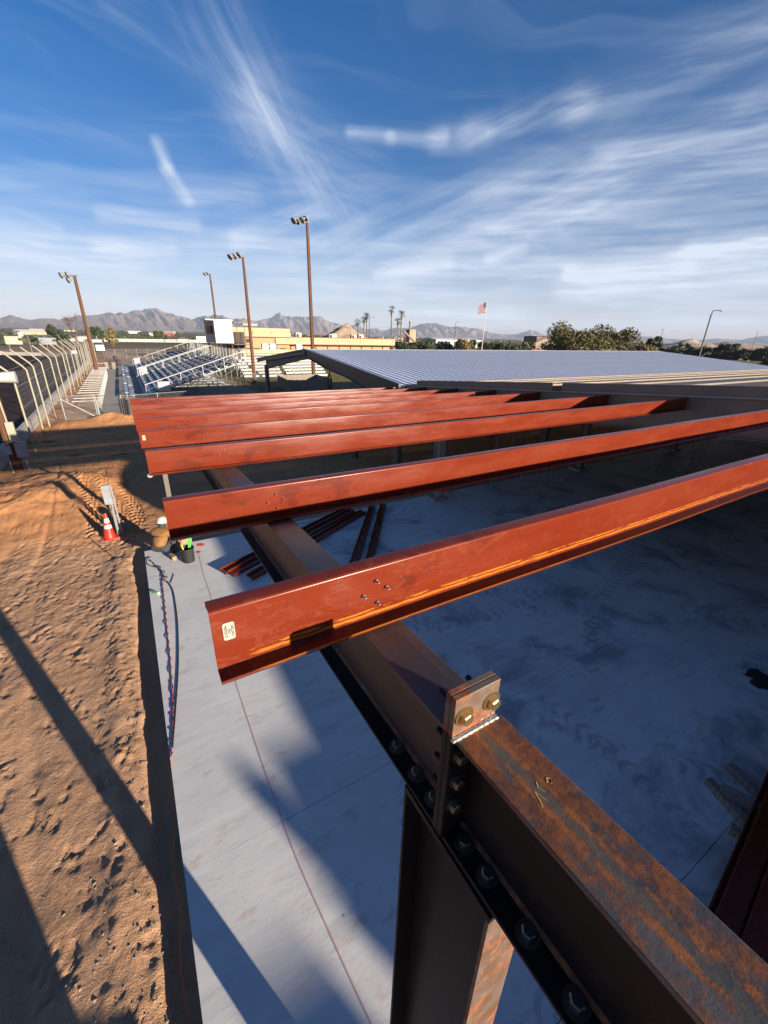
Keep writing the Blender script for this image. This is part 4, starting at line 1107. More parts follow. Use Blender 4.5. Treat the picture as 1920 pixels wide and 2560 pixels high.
chain('chain_link_fence', 'chain link fence under the shed gable beside the wooden pole', (9.2, 41.5), (13.3, 44.0), 1.6, 5)
chain('chain_link_fence', 'chain link fence crossing beyond the end of the walkway', (-3.0, 100), (12.0, 104), 1.7, 9)
for i, (x, y, h, lb) in enumerate(((-.42, 30.2, 1.3, 'black post leaning at the gate, left one'), (-.30, 30.1, 1.2, 'black post at the gate, right one'))):
    tag(obj('gate_post', MB().tube([(x, y, -.2), (x + .05, y, h)], .07, 8), M['black'], None, True), lb, 'post', 'black posts at the gate')
for i, (x, y, lb) in enumerate(((-1.15, 90.5, 'dark drum at the far end of the walkway, farthest one'), (-.7, 79.5, 'dark drum with flat lid beside the walkway'), (-1.35, 73.5, 'wooden bollard block on the walkway'), (-2.2, 73.4, 'round brown drum at the end of the pipe stalls'))):
    d_ = thing('drum', lb, 'drum', (x, y, -.09)); obj('body', MB().lathe([(.27, 0), (.29, .03), (.29, .82), (.26, .85)], (0, 0, 0), 14), M['grey_wood' if i > 1 else 'mud'], d_, True); obj('lid', MB().lathe([(.31, .85), (.31, .90), (.2, .93)], (0, 0, 0), 14), M['black' if i < 2 else 'lumber'], d_, True)

# ------------------------------------------------------------------ aluminium bleachers
def bleacher(label, y0, y1, signs):
    L = y1 - y0
    t_o = thing('bleacher', label, 'bleachers', (0, y0, -.09))
    rows = 13
    for k in range(rows):
        x = 1.30 + .62 * k; z = .45 + .197 * k
        for (a, b) in ((0.05, L * .5 - .04), (L * .5 + .04, L - .05)):
            obj('seat_plank', MB().box(x, x + .26, a, b, z, z + .045), M['aluminium'], t_o)
            obj('foot_plank', MB().box(x - .34, x - .03, a, b, z - .225, z - .185), M['aluminium_dark'], t_o)
        if k > 1:
            obj('riser', MB().box(x + .262, x + .275, .05, L - .05, z - .20, z - .10), M['galv_steel'], t_o)
    nf = 7
    for i in range(nf):
        y = .15 + (L - .3) * i / (nf - 1)
        obj('stringer', MB().bar((1.0, y, .17), (9.25, y, 2.82), .06, .10), M['galv_steel'], t_o)
        for xx in (2.5, 4.6, 6.8, 9.1):
            obj('leg', MB().tube([(xx, y, 0), (xx, y, .17 + (xx - 1.0) * .3212)], .03, 6), M['galv_steel'], t_o)
        obj('brace', MB().tube([(4.6, y, .1), (9.1, y, 2.6)], .02, 5), M['galv_steel'], t_o)
        obj('brace', MB().tube([(9.1, y, .1), (4.6, y, 1.25)], .02, 5), M['galv_steel'], t_o)
        obj('ground_beam', MB().box(1.0, 9.3, y - .03, y + .03, 0, .05), M['galv_steel'], t_o)
    for y in (0.0, L):
        zr = lambda x: 1.12 + (x - 1.17) * .318
        obj('guardrail', MB().tube([(1.17, y, .05), (1.17, y, zr(1.17)), (9.34, y, zr(9.34)), (9.34, y, 2.5)], .034, 7), M['white_paint'], t_o)
        obj('guardrail', MB().tube([(1.17, y, zr(1.17) - .42), (9.34, y, zr(9.34) - .42)], .014, 5), M['galv_steel'], t_o)
        for xx in (2.1, 3.9, 5.7, 7.5, 9.0): obj('rail_post', MB().tube([(xx, y, zr(xx) - 1.15), (xx, y, zr(xx))], .032, 6), M['white_paint'], t_o)
        for xx in (2.9, 4.8, 6.6, 8.2): obj('rail_strut', MB().tube([(xx + .55, y, zr(xx) - 1.05), (xx, y, zr(xx))], .022, 6), M['white_paint'], t_o)
    n = int(L / 1.5)
    for i in range(n + 1): obj('back_post', MB().tube([(9.36, L * i / n, 1.9), (9.36, L * i / n, 3.72)], .032, 6), M['white_paint'], t_o)
    obj('back_rail', MB().tube([(9.36, 0, 3.70), (9.36, L, 3.70)], .02, 5), M['galv_steel'], t_o)
    wm = MB()
    for i in range(int(L / .25)): wm.tube([(9.37, i * .25, 2.5), (9.37, i * .25, 3.68)], .004, 3, False)
    for j in range(9): wm.tube([(9.37, 0, 2.5 + j * .14), (9.37, L, 2.5 + j * .14)], .004, 3, False)
    q = obj('back_mesh', wm, M['galv_steel'], t_o); q['kind'] = 'stuff'
    for (x, y, z, wd, hh, ring) in signs:
        s = obj('notice_board', MB().box(x - wd / 2, x + wd / 2, y - .065, y - .045, z - hh / 2, z + hh / 2), M['reflective_white'], t_o)
        if ring:
            rm = MB(); rm.tube([(x + .16 * math.cos(a), y - .072, z - .12 + .16 * math.sin(a)) for a in np.linspace(0, 2 * math.pi, 17)], .022, 5); rm.bar((x - .11, y - .072, z - .23), (x + .11, y - .072, z - .01), .02, .03)
            obj('prohibition_ring', rm, M['sign_red'], s)
    return t_o
bleacher('near section of silver bleachers with white handrails and a blank white board', 40.0, 56.4, [(2.55, 0.0, .95, .85, .75, False)])
bleacher('far section of silver bleachers with red ringed notice at its rail', 57.9, 75.2, [(1.75, 0.0, .75, .75, .95, True), (1.75, 17.3, .95, .7, .8, True)])
for i, (y0, y1, x, lb) in enumerate(((41.0, 48.4, -.35, 'low aluminium bench beside the walkway, nearest one'), (48.9, 56.3, -.35, 'low aluminium bench beside the walkway, second one'), (58.2, 66.0, -.35, 'low aluminium bench beside the walkway, third one'), (66.5, 74.6, -.35, 'low aluminium bench beside the walkway, farthest one'))):
    b_o = thing('bench', lb, 'bench', (x, y0, -.09), 0, 'low benches along the walkway')
    obj('seat_plank', MB().box(-.02, .26, 0, y1 - y0, .40, .445), M['aluminium'], b_o)
    obj('foot_plank', MB().box(.34, .66, 0, y1 - y0, .20, .24), M['aluminium'], b_o)
    for k in range(4):
        yy = .4 + (y1 - y0 - .8) * k / 3; fm = MB(); fm.box(.08, .14, yy, yy + .06, 0, .40); fm.box(.0, .66, yy, yy + .06, .15, .20); fm.box(.55, .61, yy, yy + .06, 0, .15)
        obj('leg_frame', fm, M['galv_steel'], b_o)

# white stands seen through the shed gable
for (x0, x1, y0, lb) in ((12.6, 17.6, 55.5, 'white bench stand seen through the shed gable, left one'), (17.9, 23.4, 54.6, 'white bench stand seen through the shed gable, right one')):
    t_o = thing('bench_stand', lb, 'bleachers', (x0, y0, -.3), 0, 'white stands behind the shed')
    for k in range(7):
        obj('seat_plank', MB().box(0, x1 - x0, .65 * k, .65 * k + .30, .45 + .33 * k, .50 + .33 * k), M['white_paint'], t_o)
        obj('riser_plank', MB().box(0, x1 - x0, .65 * k + .02, .65 * k + .05, .28 + .33 * k, .42 + .33 * k), M['white_paint'], t_o)
    for k in range(6):
        xx = (x1 - x0 - .1) * k / 5
        obj('frame', MB().bar((xx + .04, 0, .35), (xx + .04, 4.2, 2.4), .06, .07), M['white_paint'], t_o)
        for q in (0.3, 2.0, 3.8): obj('leg', MB().tube([(xx + .04, q, 0), (xx + .04, q, .35 + q * .49)], .03, 5), M['white_paint'], t_o)
    for zz in (3.0, 3.4): obj('back_rail', MB().tube([(0, 4.3, zz), (x1 - x0, 4.3, zz)], .03, 6), M['white_paint'], t_o)
    for k in range(5): obj('rail_post', MB().tube([((x1 - x0) * k / 4, 4.3, 2.3), ((x1 - x0) * k / 4, 4.3, 3.4)], .03, 6), M['white_paint'], t_o)
# plank enclosure round the tall light pole
pe = thing('plank_enclosure', 'weathered plank fence box around the foot of the tallest light pole', 'fence', (13.3, 40.6, -.15))
def planks(a, b, n):
    for i in range(n):
        u0 = i / n; u1 = (i + .94) / n; h = 1.15 + random.uniform(-.03, .03)
        p0 = (a[0] + (b[0] - a[0]) * u0, a[1] + (b[1] - a[1]) * u0, h / 2); p1 = (a[0] + (b[0] - a[0]) * u1, a[1] + (b[1] - a[1]) * u1, h / 2)
        obj('plank', MB().bar(p0, p1, .022, h), M['grey_wood'], pe)
planks((0, 0), (4.4, -.4), 28); planks((0, 0), (.6, 5.4), 30); planks((4.4, -.4), (4.9, 5.0), 30); planks((.6, 5.4), (4.9, 5.0), 26)

# ------------------------------------------------------------------ floodlight poles
def flood_pole(label, x, y, h, heads, r0=.20, r1=.13, base=-.2, dirn=-1):
    t_o = thing('light_pole', label, 'light pole', (x, y, base))
    obj('pole', MB().tube([(0, 0, 0), (.01, 0, h * .5), (0, 0, h - base)], [r0, (r0 + r1) / 2, r1], 12), M['pole_wood'], t_o, True)
    hz = h - base
    obj('crossarm', MB().bar((dirn * 1.35, 0, hz - .1), (-dirn * .25, 0, hz + .05), .10, .11), M['dark_brown_steel'], t_o)
    for (dx, dyy, dz, tilt) in heads:
        hd = MB()
        ax = Vector((dirn * .75, -.25, -.60 + tilt)).normalized(); c = Vector((dx * dirn, dyy, hz + dz))
        prof = [(.08, -.24), (.11, -.10), (.16, 0), (.29, .14), (.32, .22), (.30, .235)]
        rings = [c + ax * z for r, z in prof]
        hd.tube(rings, [r for r, z in prof], 14)
        h_o = obj('lamp_head', hd, M['box_grey'], t_o, True)
        obj('lens', MB().tube([c + ax * .233, c + ax * .243], .29, 14), M['zinc_dark'], h_o, True)
    obj('conduit', MB().tube([(r1 + .02, -.03, hz * .93), (r1 + .035, -.03, hz * .80), (r0 + .02, -.05, .1)], .022, 6), M['black' if x > 12.5 else 'galv_steel'], t_o)
    return t_o
flood_pole('tallest wooden light pole, rising through the shed gable with four lamps', 18.2, 46.5, 15.3, [(1.30, -.1, .05, 0), (.85, .1, .10, 0), (.42, -.1, .22, .05), (-.05, .15, .40, .1)])
flood_pole('wooden light pole right of the bleachers with three lamps', 12.45, 50.0, 12.2, [(1.15, 0, .0, 0), (.7, .1, .12, 0), (.25, 0, .24, .1)], .19, .12)
flood_pole('distant wooden light pole behind the white press box', 16.6, 92.0, 14.9, [(.8, 0, .0, 0), (.3, 0, .14, 0)], .19, .13)
flood_pole('wooden light pole standing at the catch fence on the left', -2.85, 60.0, 10.2, [(1.0, 0, .05, .3), (.45, 0, .12, .3), (.5, .2, -.35, .3)], .22, .14)
# utility pole with meter boxes at the left edge
up = thing('utility_pole', 'thick wooden utility pole with meter boxes at the left edge', 'utility pole', (-4.33, 20.8, -.15))
obj('pole', MB().tube([(0, 0, 0), (0, 0, 2), (.0, 0, 9)], [.175, .17, .14], 14), M['pole_wood'], up, True)
obj('meter_box', MB().box(.10, .34, -.32, -.17, 1.25, 1.98), M['box_tan'], up)
obj('breaker_box', MB().box(.16, .50, -.30, -.06, .62, 1.20), M['box_grey'], up)
obj('breaker_box', MB().box(-.20, .05, -.34, -.17, .78, 1.12), M['box_grey'], up)
obj('conduit', MB().tube([(.36, -.12, .62), (.36, -.12, 0)], .045, 8), M['box_grey'], up)
obj('conduit', MB().tube([(-.12, -.25, .78), (-.12, -.25, 0)], .03, 8), M['box_grey'], up)
obj('conduit', MB().tube([(.16, -.25, 1.25), (.02, -.28, 1.22), (-.1, -.28, 1.16), (-.12, -.26, 1.1)], .04, 8), M['box_tan'], up, True)
obj('conduit', MB().tube([(.16, -.2, 1.98), (.12, -.2, 4.0)], .03, 8), M['box_tan'], up)
# drum floodlight on the fence
dl = thing('drum_light', 'white drum shaped floodlight on the nearest fence post', 'floodlight', (-4.32, 23.9, 3.15))
obj('housing', MB().tube([(-.45, -.12, 0), (.22, -.10, .0), (.28, -.10, .0)], [.20, .24, .25], 16), M['white_paint'], dl, True)
obj('bracket', MB().bar((-.05, 0, .0), (.0, .1, .0), .06, .06), M['galv_steel'], dl)
for (x, y, z, lb) in ((-4.5, 62, 3.9, 'small white drum light high on the fence'), (-3.9, 52, 3.0, 'small white drum light halfway up the fence')):
    tag(obj('drum_light', MB().tube([(x - .2, y, z), (x + .2, y, z)], [.17, .19], 12), M['white_paint'], None, True), lb, 'floodlight')

# ------------------------------------------------------------------ press box, stucco building
pb_ = thing('press_box', 'white press box raised on posts above the bleachers', 'press box', (14.9, 85, -.2))
obj('body', MB().hexa([(-1.1, 3.0, 3.45), (3.2, 0, 3.45), (3.2, 3.4, 3.45), (-.4, 5.2, 3.45), (-1.1, 3.0, 7.2), (3.2, 0, 7.2), (3.2, 3.4, 7.2), (-.4, 5.2, 7.2)]).box(.1, 3.2, 0, 3, 3.45, 7.2), M['white_paint'], pb_)
obj('roof', MB().box(-1.3, 3.4, -.15, 5.3, 7.2, 7.36), M['white_trim'], pb_)
obj('shutter', MB().box(.95, 2.85, -.05, -.004, 4.9, 6.5), M['white_trim'], pb_)
for k in range(3): obj('window', MB().box(-.95 + .36 * k, -.68 + .36 * k, 2.62 - .84 * (.36 * k + .05) - .06, 2.66 - .84 * (.36 * k + .05) + .1, 5.0, 6.3), M['glass_dark'], pb_)
for (x, y) in ((-.6, 3.2), (.3, .3), (2.9, .3), (2.9, 3.0)): obj('leg', MB().tube([(x, y, 0), (x, y, 3.45)], .14, 8), M['pole_wood'], pb_)
obj('platform', MB().box(3.25, 6.6, .2, 3.0, 3.2, 3.3), M['dark_brown_steel'], pb_)
obj('awning', MB().box(3.45, 5.9, -.1, 2.6, 6.95, 7.05), M['trim_bronze'], pb_)
obj('awning', MB().box(5.0, 7.6, -.4, 1.4, 6.6, 6.75), M['white_trim'], pb_)
for x in (4.0, 5.4, 6.5): obj('post', MB().tube([(x, .3, .0), (x, .3, 6.6)], .05, 6), M['dark_brown_steel'], pb_)
for z in (4.2, 3.75): obj('handrail', MB().tube([(3.3, .25, z), (6.6, .25, z)], .04, 6), M['dark_brown_steel'], pb_)
obj('store_room', MB().box(3.0, 6.0, 3.4, 6.0, 0.2, 5.4), M['shade_interior'], pb_)
tb = thing('stucco_building', 'long tan stucco school building with red roof edge', 'building', (20.5, 95, -.3))
Wt = 38.4
obj('wall', MB().box(0, 11.4, 0, 14, 0, 6.28), M['stucco'], tb)
obj('wall', MB().box(11.42, Wt - .6, 1.2, 16, 0, 3.2), M['stucco'], tb)
obj('fascia', MB().box(-.25, 11.6, -.30, -.01, 4.70, 6.35), M['stucco_light'], tb)
obj('fascia', MB().box(8.4, Wt, -.25, 1.18, 3.32, 4.66), M['stucco_light'], tb)
obj('roof_edge', MB().box(11.62, Wt + .02, -.30, 1.3, 4.662, 4.80), M['brick_red'], tb)
obj('soffit_trim', MB().box(8.4, Wt + .02, -.28, 1.18, 3.15, 3.315), M['brick_red'], tb)
obj('roof_edge', MB().box(-.3, 11.65, -.34, 0, 4.52, 4.695), M['brick_red'], tb)
for k in range(10):
    x = 11.0 + 2.95 * k
    obj('joint_mark', MB().box(x, x + .10, -.27, -.252, 3.75, 4.30), M['brick_red'], tb)
    obj('joint_line', MB().box(x + .12, x + 2.83, -.262, -.252, 4.24, 4.30), M['stucco'], tb)
    obj('pilaster', MB().box(x + 1.0, x + 1.18, 1.02, 1.19, 0, 3.14), M['brick_red'], tb)
for x in (3.6, 7.4): obj('joint_mark', MB().box(x, x + .12, -.33, -.302, 5.05, 5.75), M['brick_red'], tb)
obj('joint_line', MB().box(.1, 11.4, -.318, -.302, 5.70, 5.78), M['stucco'], tb)
obj('window', MB().box(2.2, 3.2, -.04, -.003, 3.5, 4.2), M['glass_dark'], tb)
obj('doorway', MB().box(8.0, 9.0, -.03, -.004, 2.2, 4.3), M['trim_bronze'], tb)
for i, (x, y) in enumerate(((13, 6), (16, 7), (24, 6), (26, 9), (30, 6), (33, 8))):
    u = thing('roof_unit', ['square roof air unit above the long fascia, leftmost', 'roof air unit beside the leftmost one', 'roof air unit right of the tall pole', 'roof air unit second right of the tall pole', 'roof air unit near the palms', 'roof air unit rightmost on the roof'][i], 'air conditioner', (20.5 + x, 95 + y, 4.2))
    obj('casing', MB().box(-.7, .7, -.5, .5, 0, 1.0 + .15 * (i % 2)), M['box_tan'], u); obj('grille', MB().box(-.55, .0, -.53, -.502, .2, .85), M['mud'], u)
an = thing('flat_annex', 'low cream flat roofed annex in front of the stucco building', 'building', (20.2, 88.0, -.3))
obj('wall', MB().box(0, 16.5, 0, 6.0, 0, 1.72), M['stucco_light'], an)
obj('roof', MB().box(-.35, 16.9, -.35, 6.4, 1.73, 2.35), M['stucco_light'], an)
obj('window_band', MB().box(.5, 15.8, -.05, -.005, .6, 1.3), M['mud'], an)
for i, (x, lb) in enumerate(((4.9, 'white rooftop air unit on the annex, left one'), (6.4, 'white rooftop air unit on the annex, middle one'), (12.0, 'round rooftop fan on the annex'))):
    u = thing('roof_unit', lb, 'air conditioner', (20.2 + x, 90, 2.05)); obj('casing', MB().box(-.6, .6, -.5, .5, 0, 1.1), M['white_paint'], u); obj('duct', MB().tube([(.5, -.3, .6), (1.0, -.3, .5), (1.0, -.3, 0)], .2, 8), M['box_grey'], u)

# ------------------------------------------------------------------ small things in the yard
def cone(x, y, z):
    c = thing('traffic_cone', 'orange traffic cone with two white bands beside the galvanised post', 'cone', (x, y, z))
    obj('base', MB().box(-.18, .18, -.18, .18, 0, .035), M['orange_cone'], c)
    f = lambda zz: .145 - (.145 - .028) * (zz - .035) / .68
    zs = [.035, .30, .40, .46, .58, .715]
    for i in range(5):
        obj('band' if i in (1, 3) else 'body', MB().tube([(0, 0, zs[i]), (0, 0, zs[i + 1])], [f(zs[i]), f(zs[i + 1])], 18, i == 4), M['reflective_white' if i in (1, 3) else 'orange_cone'], c, True)
    return c
cone(-1.17, 12.42, -.10).rotation_euler = (0, R(2), R(20))
gp = thing('galvanised_post', 'galvanised strut post carrying a grey electrical box in the dirt', 'post', (-.95, 12.52, -.16))
obj('strut', MB().box(-.02, .02, -.02, .02, 0, 1.5), M['galv_steel'], gp); obj('strut', MB().box(.05, .09, -.02, .02, 0, 1.5), M['galv_steel'], gp)
obj('cross_strut', MB().box(-.04, .11, -.045, -.022, 1.42, 1.46), M['galv_steel'], gp); obj('cross_strut', MB().box(-.04, .11, -.045, -.022, 1.08, 1.12), M['galv_steel'], gp)
obj('electrical_box', MB().box(-.14, .04, -.14, -.047, 1.02, 1.54), M['box_grey'], gp)
obj('conduit', MB().tube([(-.05, -.09, 1.02), (-.05, -.09, .9), (-.03, -.03, .8), (-.03, -.03, 0)], .016, 6), M['galv_steel'], gp)
rb = thing('rebar_stake', 'thin dark stake stuck in the dirt near the cone', 'stake', (-1.0, 10.96, -.16)); obj('rod', MB().tube([(0, 0, 0), (-.01, .0, .42)], .012, 6), M['mud'], rb); obj('tie', MB().tube([(-.02, 0, .3), (.03, 0, .3)], .014, 6), M['mud'], rb)
# bucket with tools
bk = thing('bucket', 'black plastic bucket with tools on the slab beside the worker', 'bucket', (.50, 9.90, .001))
obj('pail', MB().lathe([(.125, 0), (.13, .005), (.148, .33), (.156, .335), (.156, .365), (.143, .365), (.12, .02)], (0, 0, 0), 22), M['black'], bk, True)
obj('handle', MB().tube([(.15 * math.cos(a), -.02 - .15 * math.sin(a) * .25, .34 - .12 * math.sin(a)) for a in np.linspace(0, math.pi, 12)], .004, 5), M['galv_steel'], bk)
lv = MB(); lv.bar((.02, .02, .04), (.10, .05, .60), .065, .026, (0, 1, 0)); o = tag(obj('spirit_level', lv, M['green_level']), 'bright green tool handle standing in the black bucket', 'tool'); o.location = (.50, 9.90, .001)
ht = MB(); ht.tube([(-.05, 0, .05), (-.10, -.02, .47)], .018, 8); o = tag(obj('hammer_handle', ht, M['yellow_tool'], None, True), 'yellow tool handle sticking out of the black bucket', 'tool'); o.location = (.50, 9.90, .001)
bo = thing('drink_bottle', 'small green and white bottle lying by the hoses on the slab', 'bottle', (-.26, 8.72, .03), 2.2)
obj('body', MB().tube([(0, 0, 0), (.10, 0, 0)], .03, 10), M['green_level'], bo, True); obj('cap', MB().tube([(.10, 0, 0), (.14, 0, 0), (.17, 0, 0)], [.03, .016, .014], 10), M['reflective_white'], bo, True); obj('label_band', MB().tube([(-.04, 0, 0), (-.001, 0, 0)], .0305, 10), M['reflective_white'], bo, True)
# hoses and cords
def curve_obj(name, pts, r, mat, label, cat, group=None, n=6):
    v = [Vector(p) for p in pts]; q = []
    for i in range(len(v) - 1):
        p0 = v[max(i - 1, 0)]; p1 = v[i]; p2 = v[i + 1]; p3 = v[min(i + 2, len(v) - 1)]
        for k in range(6):
            t = k / 6; q.append(.5 * ((2 * p1) + (p2 - p0) * t + (2 * p0 - 5 * p1 + 4 * p2 - p3) * t * t + (3 * p1 - p0 - 3 * p2 + p3) * t ** 3))
    q.append(v[-1])
    return tag(obj(name, MB().tube(q, r, n), mat, None, True), label, cat, group)
line = [(-.30, 10.35), (-.10, 9.55), (-.14, 9.2), (-.155, 8.6), (-.19, 7.6), (-.22, 6.6), (-.27, 5.6), (-.33, 5.0), (-.39, 4.55)]
tw = []
for i in range(len(line) - 1):
    a, b = line[i], line[i + 1]; n = 16
    for k in range(n): tw.append((a[0] + (b[0] - a[0]) * k / n, a[1] + (b[1] - a[1]) * k / n))
curve_obj('air_hose', [(x + 0.013 * math.cos(i * 1.7), y, .016 + .008 * math.sin(i * .9)) for i, (x, y) in enumerate(tw)], .006, M['black'], 'black cord twisted around the red hose along the slab edge', 'hose')
curve_obj('air_hose', [(x, y, .012) for x, y in line], .006, M['red_chalk'], 'red hose running along the slab edge', 'hose')
curve_obj('extension_cable', [(-.28, 10.5, .02), (-.36, 10.45, .02), (-.38, 10.2, .02), (-.25, 9.95, .02), (-.12, 9.9, .02), (-.14, 9.7, .02), (-.05, 9.6, .03), (-.12, 9.42, .02), (-.02, 9.32, .03), (-.10, 9.2, .02), (-.03, 9.1, .02), (.03, 8.7, .012), (.02, 8.0, .012), (-.02, 7.3, .012), (-.12, 6.3, .012), (-.25, 5.4, .012), (-.36, 4.7, .012)], .009, M['black'], 'loose black power cord looping from the worker along the slab', 'cord')
curve_obj('orange_cable', [(-.395, 4.5, .015), (-.43, 4.2, -.1), (-.47, 3.7, -.16), (-.50, 3.3, -.15), (-.49, 2.9, -.17), (-.53, 2.5, -.14), (-.52, 2.1, -.17), (-.56, 1.6, -.15), (-.55, .8, -.16)], .007, M['orange_cord'], 'orange cord lying in the trench along the slab edge', 'cord')
curve_obj('string_line', [(.78, 10.3, .012), (.71, 9.2, .008), (.70, 8.4, .006), (.66, 7.0, .006), (.62, 5.4, .006), (.62, 3.07, .006), (.70, 1.9, .006), (.80, .9, .006)], 0.0022, M['red_chalk'], 'thin red string line stretched along the slab', 'string', n=4)
for (x, y, s, lb) in ((.87, 10.66, .11, 'larger red paint splash on the slab by the corner column'), (.76, 10.28, .07, 'smaller red paint splash on the slab at the string end')):
    mb = MB(); n = 15; ring = [(s * (.6 + .5 * random.random()) * math.cos(2 * math.pi * i / n), s * (.6 + .5 * random.random()) * math.sin(2 * math.pi * i / n), .004) for i in range(n)]
    mb.add(ring, [tuple(range(n))]); o = tag(obj('paint_splash', mb, M['red_spray']), lb, 'paint mark'); o.location = (x, y, 0)
for (x0, y0, x1, y1, lb) in ((.02, 9.05, .12, 9.42, 'short thin rod lying on the slab below the bucket'),):
    tag(obj('thin_rod', MB().tube([(x0, y0, .008), (x1, y1, .008)], .006, 6), M['mud']), lb, 'rod')
for (x, y, sx, sy, h, lb) in ((.18, 10.22, .05, .12, .09, 'pale wood block on the slab beside the worker'), (.46, 10.95, .24, .05, .12, 'pale board standing behind the corner column')):
    o = tag(obj('wood_block', MB().box(-sx, sx, -sy, sy, 0, h), M['lumber']), lb, 'timber'); o.location = (x, y, .001); o.rotation_euler = (0, 0, .25)
# earth bank behind the far slab edge
# pebbles
pm = MB()
for i in range(900):
    if random.random() < .72: x = -.62 - abs(random.gauss(0, .42)); y = random.uniform(1.0, 9.5)
    else: x = random.uniform(-4.4, -.7); y = random.uniform(1.5, 20)
    s = random.choice((.005, .006, .008, .010, .014)) * random.uniform(.7, 1.3); 
    rz = random.uniform(0, 3)
    gi = int(np.argmin(np.abs(gx - x))); gj = int(np.argmin(np.abs(gy - y))); z = float(Z[gj, gi])
    c, sn = math.cos(rz), math.sin(rz)
    vs = [(s * 1.3, 0, 0), (0, s, 0), (-s * 1.2, .2 * s, 0), (-.2 * s, -s, 0), (.1 * s, .1 * s, s * .5), (0, 0, -s * .5)]
    vs = [(x + c * a - sn * b, y + sn * a + c * b, z + h + s * .25) for a, b, h in vs]
    pm.add(vs, [(0, 1, 4), (1, 2, 4), (2, 3, 4), (3, 0, 4), (1, 0, 5), (2, 1, 5), (3, 2, 5), (0, 3, 5)])
q = obj('pebbles', pm, M['stone']); q['kind'] = 'stuff'; q['label'] = 'small stones scattered over the dirt beside the slab'; q['category'] = 'stones'

# ------------------------------------------------------------------ the kneeling worker
def skin_mesh(name, verts, edges, radii, mat, parent, sub=2, root=0):
    me = bpy.data.meshes.new(name); me.from_pydata([tuple(v) for v in verts], edges, []); me.update()
    o = bpy.data.objects.new(name, me); COL.objects.link(o)
    o.modifiers.new('skin', 'SKIN').use_smooth_shade = True
    sd = o.modifiers.new('sub', 'SUBSURF'); sd.levels = sub; sd.render_levels = sub
    if not me.skin_vertices: me.skin_vertices.new(name='')
    for i, r in enumerate(radii): me.skin_vertices[0].data[i].radius = (r if isinstance(r, tuple) else (r, r))
    me.skin_vertices[0].data[root].use_root = True
    bpy.context.view_layer.update()
    m2 = bpy.data.meshes.new_from_object(o.evaluated_get(bpy.context.evaluated_depsgraph_get()))
    bpy.data.objects.remove(o); m2.materials.clear(); m2.materials.append(mat); m2.name = name
    return link(name, m2, parent)
wk = thing('person', 'worker in tan jacket and white hard hat crouching at the slab corner', 'person', (-.07, 10.40, 0.0), R(-38))
# pelvis, spine, neck, head, legs folded in a crouch, arms reaching down in front (+y)
bv = [(0, 0, .22), (0, .05, .36), (0, .14, .50), (0, .20, .62), (0, .24, .70), (0, .28, .79), (0, .31, .88),
      (.13, .02, .22), (.19, .34, .36), (.20, .16, .06), (.20, .32, .04), (-.13, .02, .22), (-.19, .34, .36), (-.20, .16, .06), (-.20, .32, .04),
      (.17, .19, .61), (.26, .34, .42), (.17, .52, .24), (-.17, .19, .61), (-.26, .34, .42), (-.17, .52, .24)]
be = [(0, 1), (1, 2), (2, 3), (3, 4), (4, 5), (5, 6), (0, 7), (7, 8), (8, 9), (9, 10), (0, 11), (11, 12), (12, 13), (13, 14), (3, 15), (15, 16), (16, 17), (3, 18), (18, 19), (19, 20)]
br = [.13, .13, .15, .13, .06, .095, .085, .10, .075, .05, .045, .10, .075, .05, .045, .07, .05, .035, .07, .05, .035]
body = skin_mesh('body', bv, be, br, M['trousers'], wk)
jv = [(0, .00, .26), (0, .05, .38), (0, .13, .50), (0, .19, .61), (0, .23, .69), (.19, .17, .60), (.32, .27, .44), (.20, .47, .30), (-.19, .17, .60), (-.32, .27, .44), (-.20, .47, .30)]
jk = skin_mesh('jacket', jv, [(0, 1), (1, 2), (2, 3), (3, 4), (3, 5), (5, 6), (6, 7), (3, 8), (8, 9), (9, 10)], [(.155, .13), (.165, .14), (.185, .15), (.15, .125), (.075, .075), .085, .066, .048, .085, .066, .048], M['jacket'], wk)
tx = bpy.data.textures.new('cloth_folds', 'CLOUDS'); tx.noise_scale = .09
dm = jk.modifiers.new('folds', 'DISPLACE'); dm.texture = tx; dm.strength = .06; dm.texture_coords = 'LOCAL'; dm.mid_level = .5
hm = MB(); hm.sphere((0, .285, .845), .118, 18, 10, (1, 1.18, 1)); 
for i, v in enumerate(hm.v):
    if v[2] < .845: hm.v[i] = (v[0], v[1], .845 - (.845 - v[2]) * .12)
hat = obj('hard_hat', hm, M['hard_hat'], wk, True)
obj('brim', MB().lathe([(.115, 0), (.150, -.006), (.150, -.012), (.115, -.012)], (0, .305, .842), 20), M['hard_hat'], hat, True)
obj('suspension_knob', MB().box(-.05, .05, .135, .16, .80, .83), M['black'], hat)
obj('decal', MB().box(-.05, .03, .168, .176, .865, .91), M['trim_bronze'], hat)
for sx in (-1, 1):
    hv = [(0, 0, 0), (0, .05, -.02)]; hE = [(0, 1)]; hr = [.032, .034]
    for f, (fx, ln) in enumerate(((-.026, .055), (-.009, .065), (.009, .062), (.026, .05))):
        b = len(hv); hv += [(fx, .075, -.03), (fx * 1.1, .075 + ln * .5, -.045), (fx * 1.1, .075 + ln * .8, -.075)]; hE += [(1, b), (b, b + 1), (b + 1, b + 2)]; hr += [.009, .008, .007]
    b = len(hv); hv += [(-.036 * sx, .035, -.02), (-.05 * sx, .065, -.045)]; hE += [(0, b), (b, b + 1)]; hr += [.011, .008]
    ho = skin_mesh('hand', hv, hE, hr, M['skin'], wk, 1); ho.location = (sx * .175, .53, .215); ho.rotation_euler = (R(-35), 0, 0)
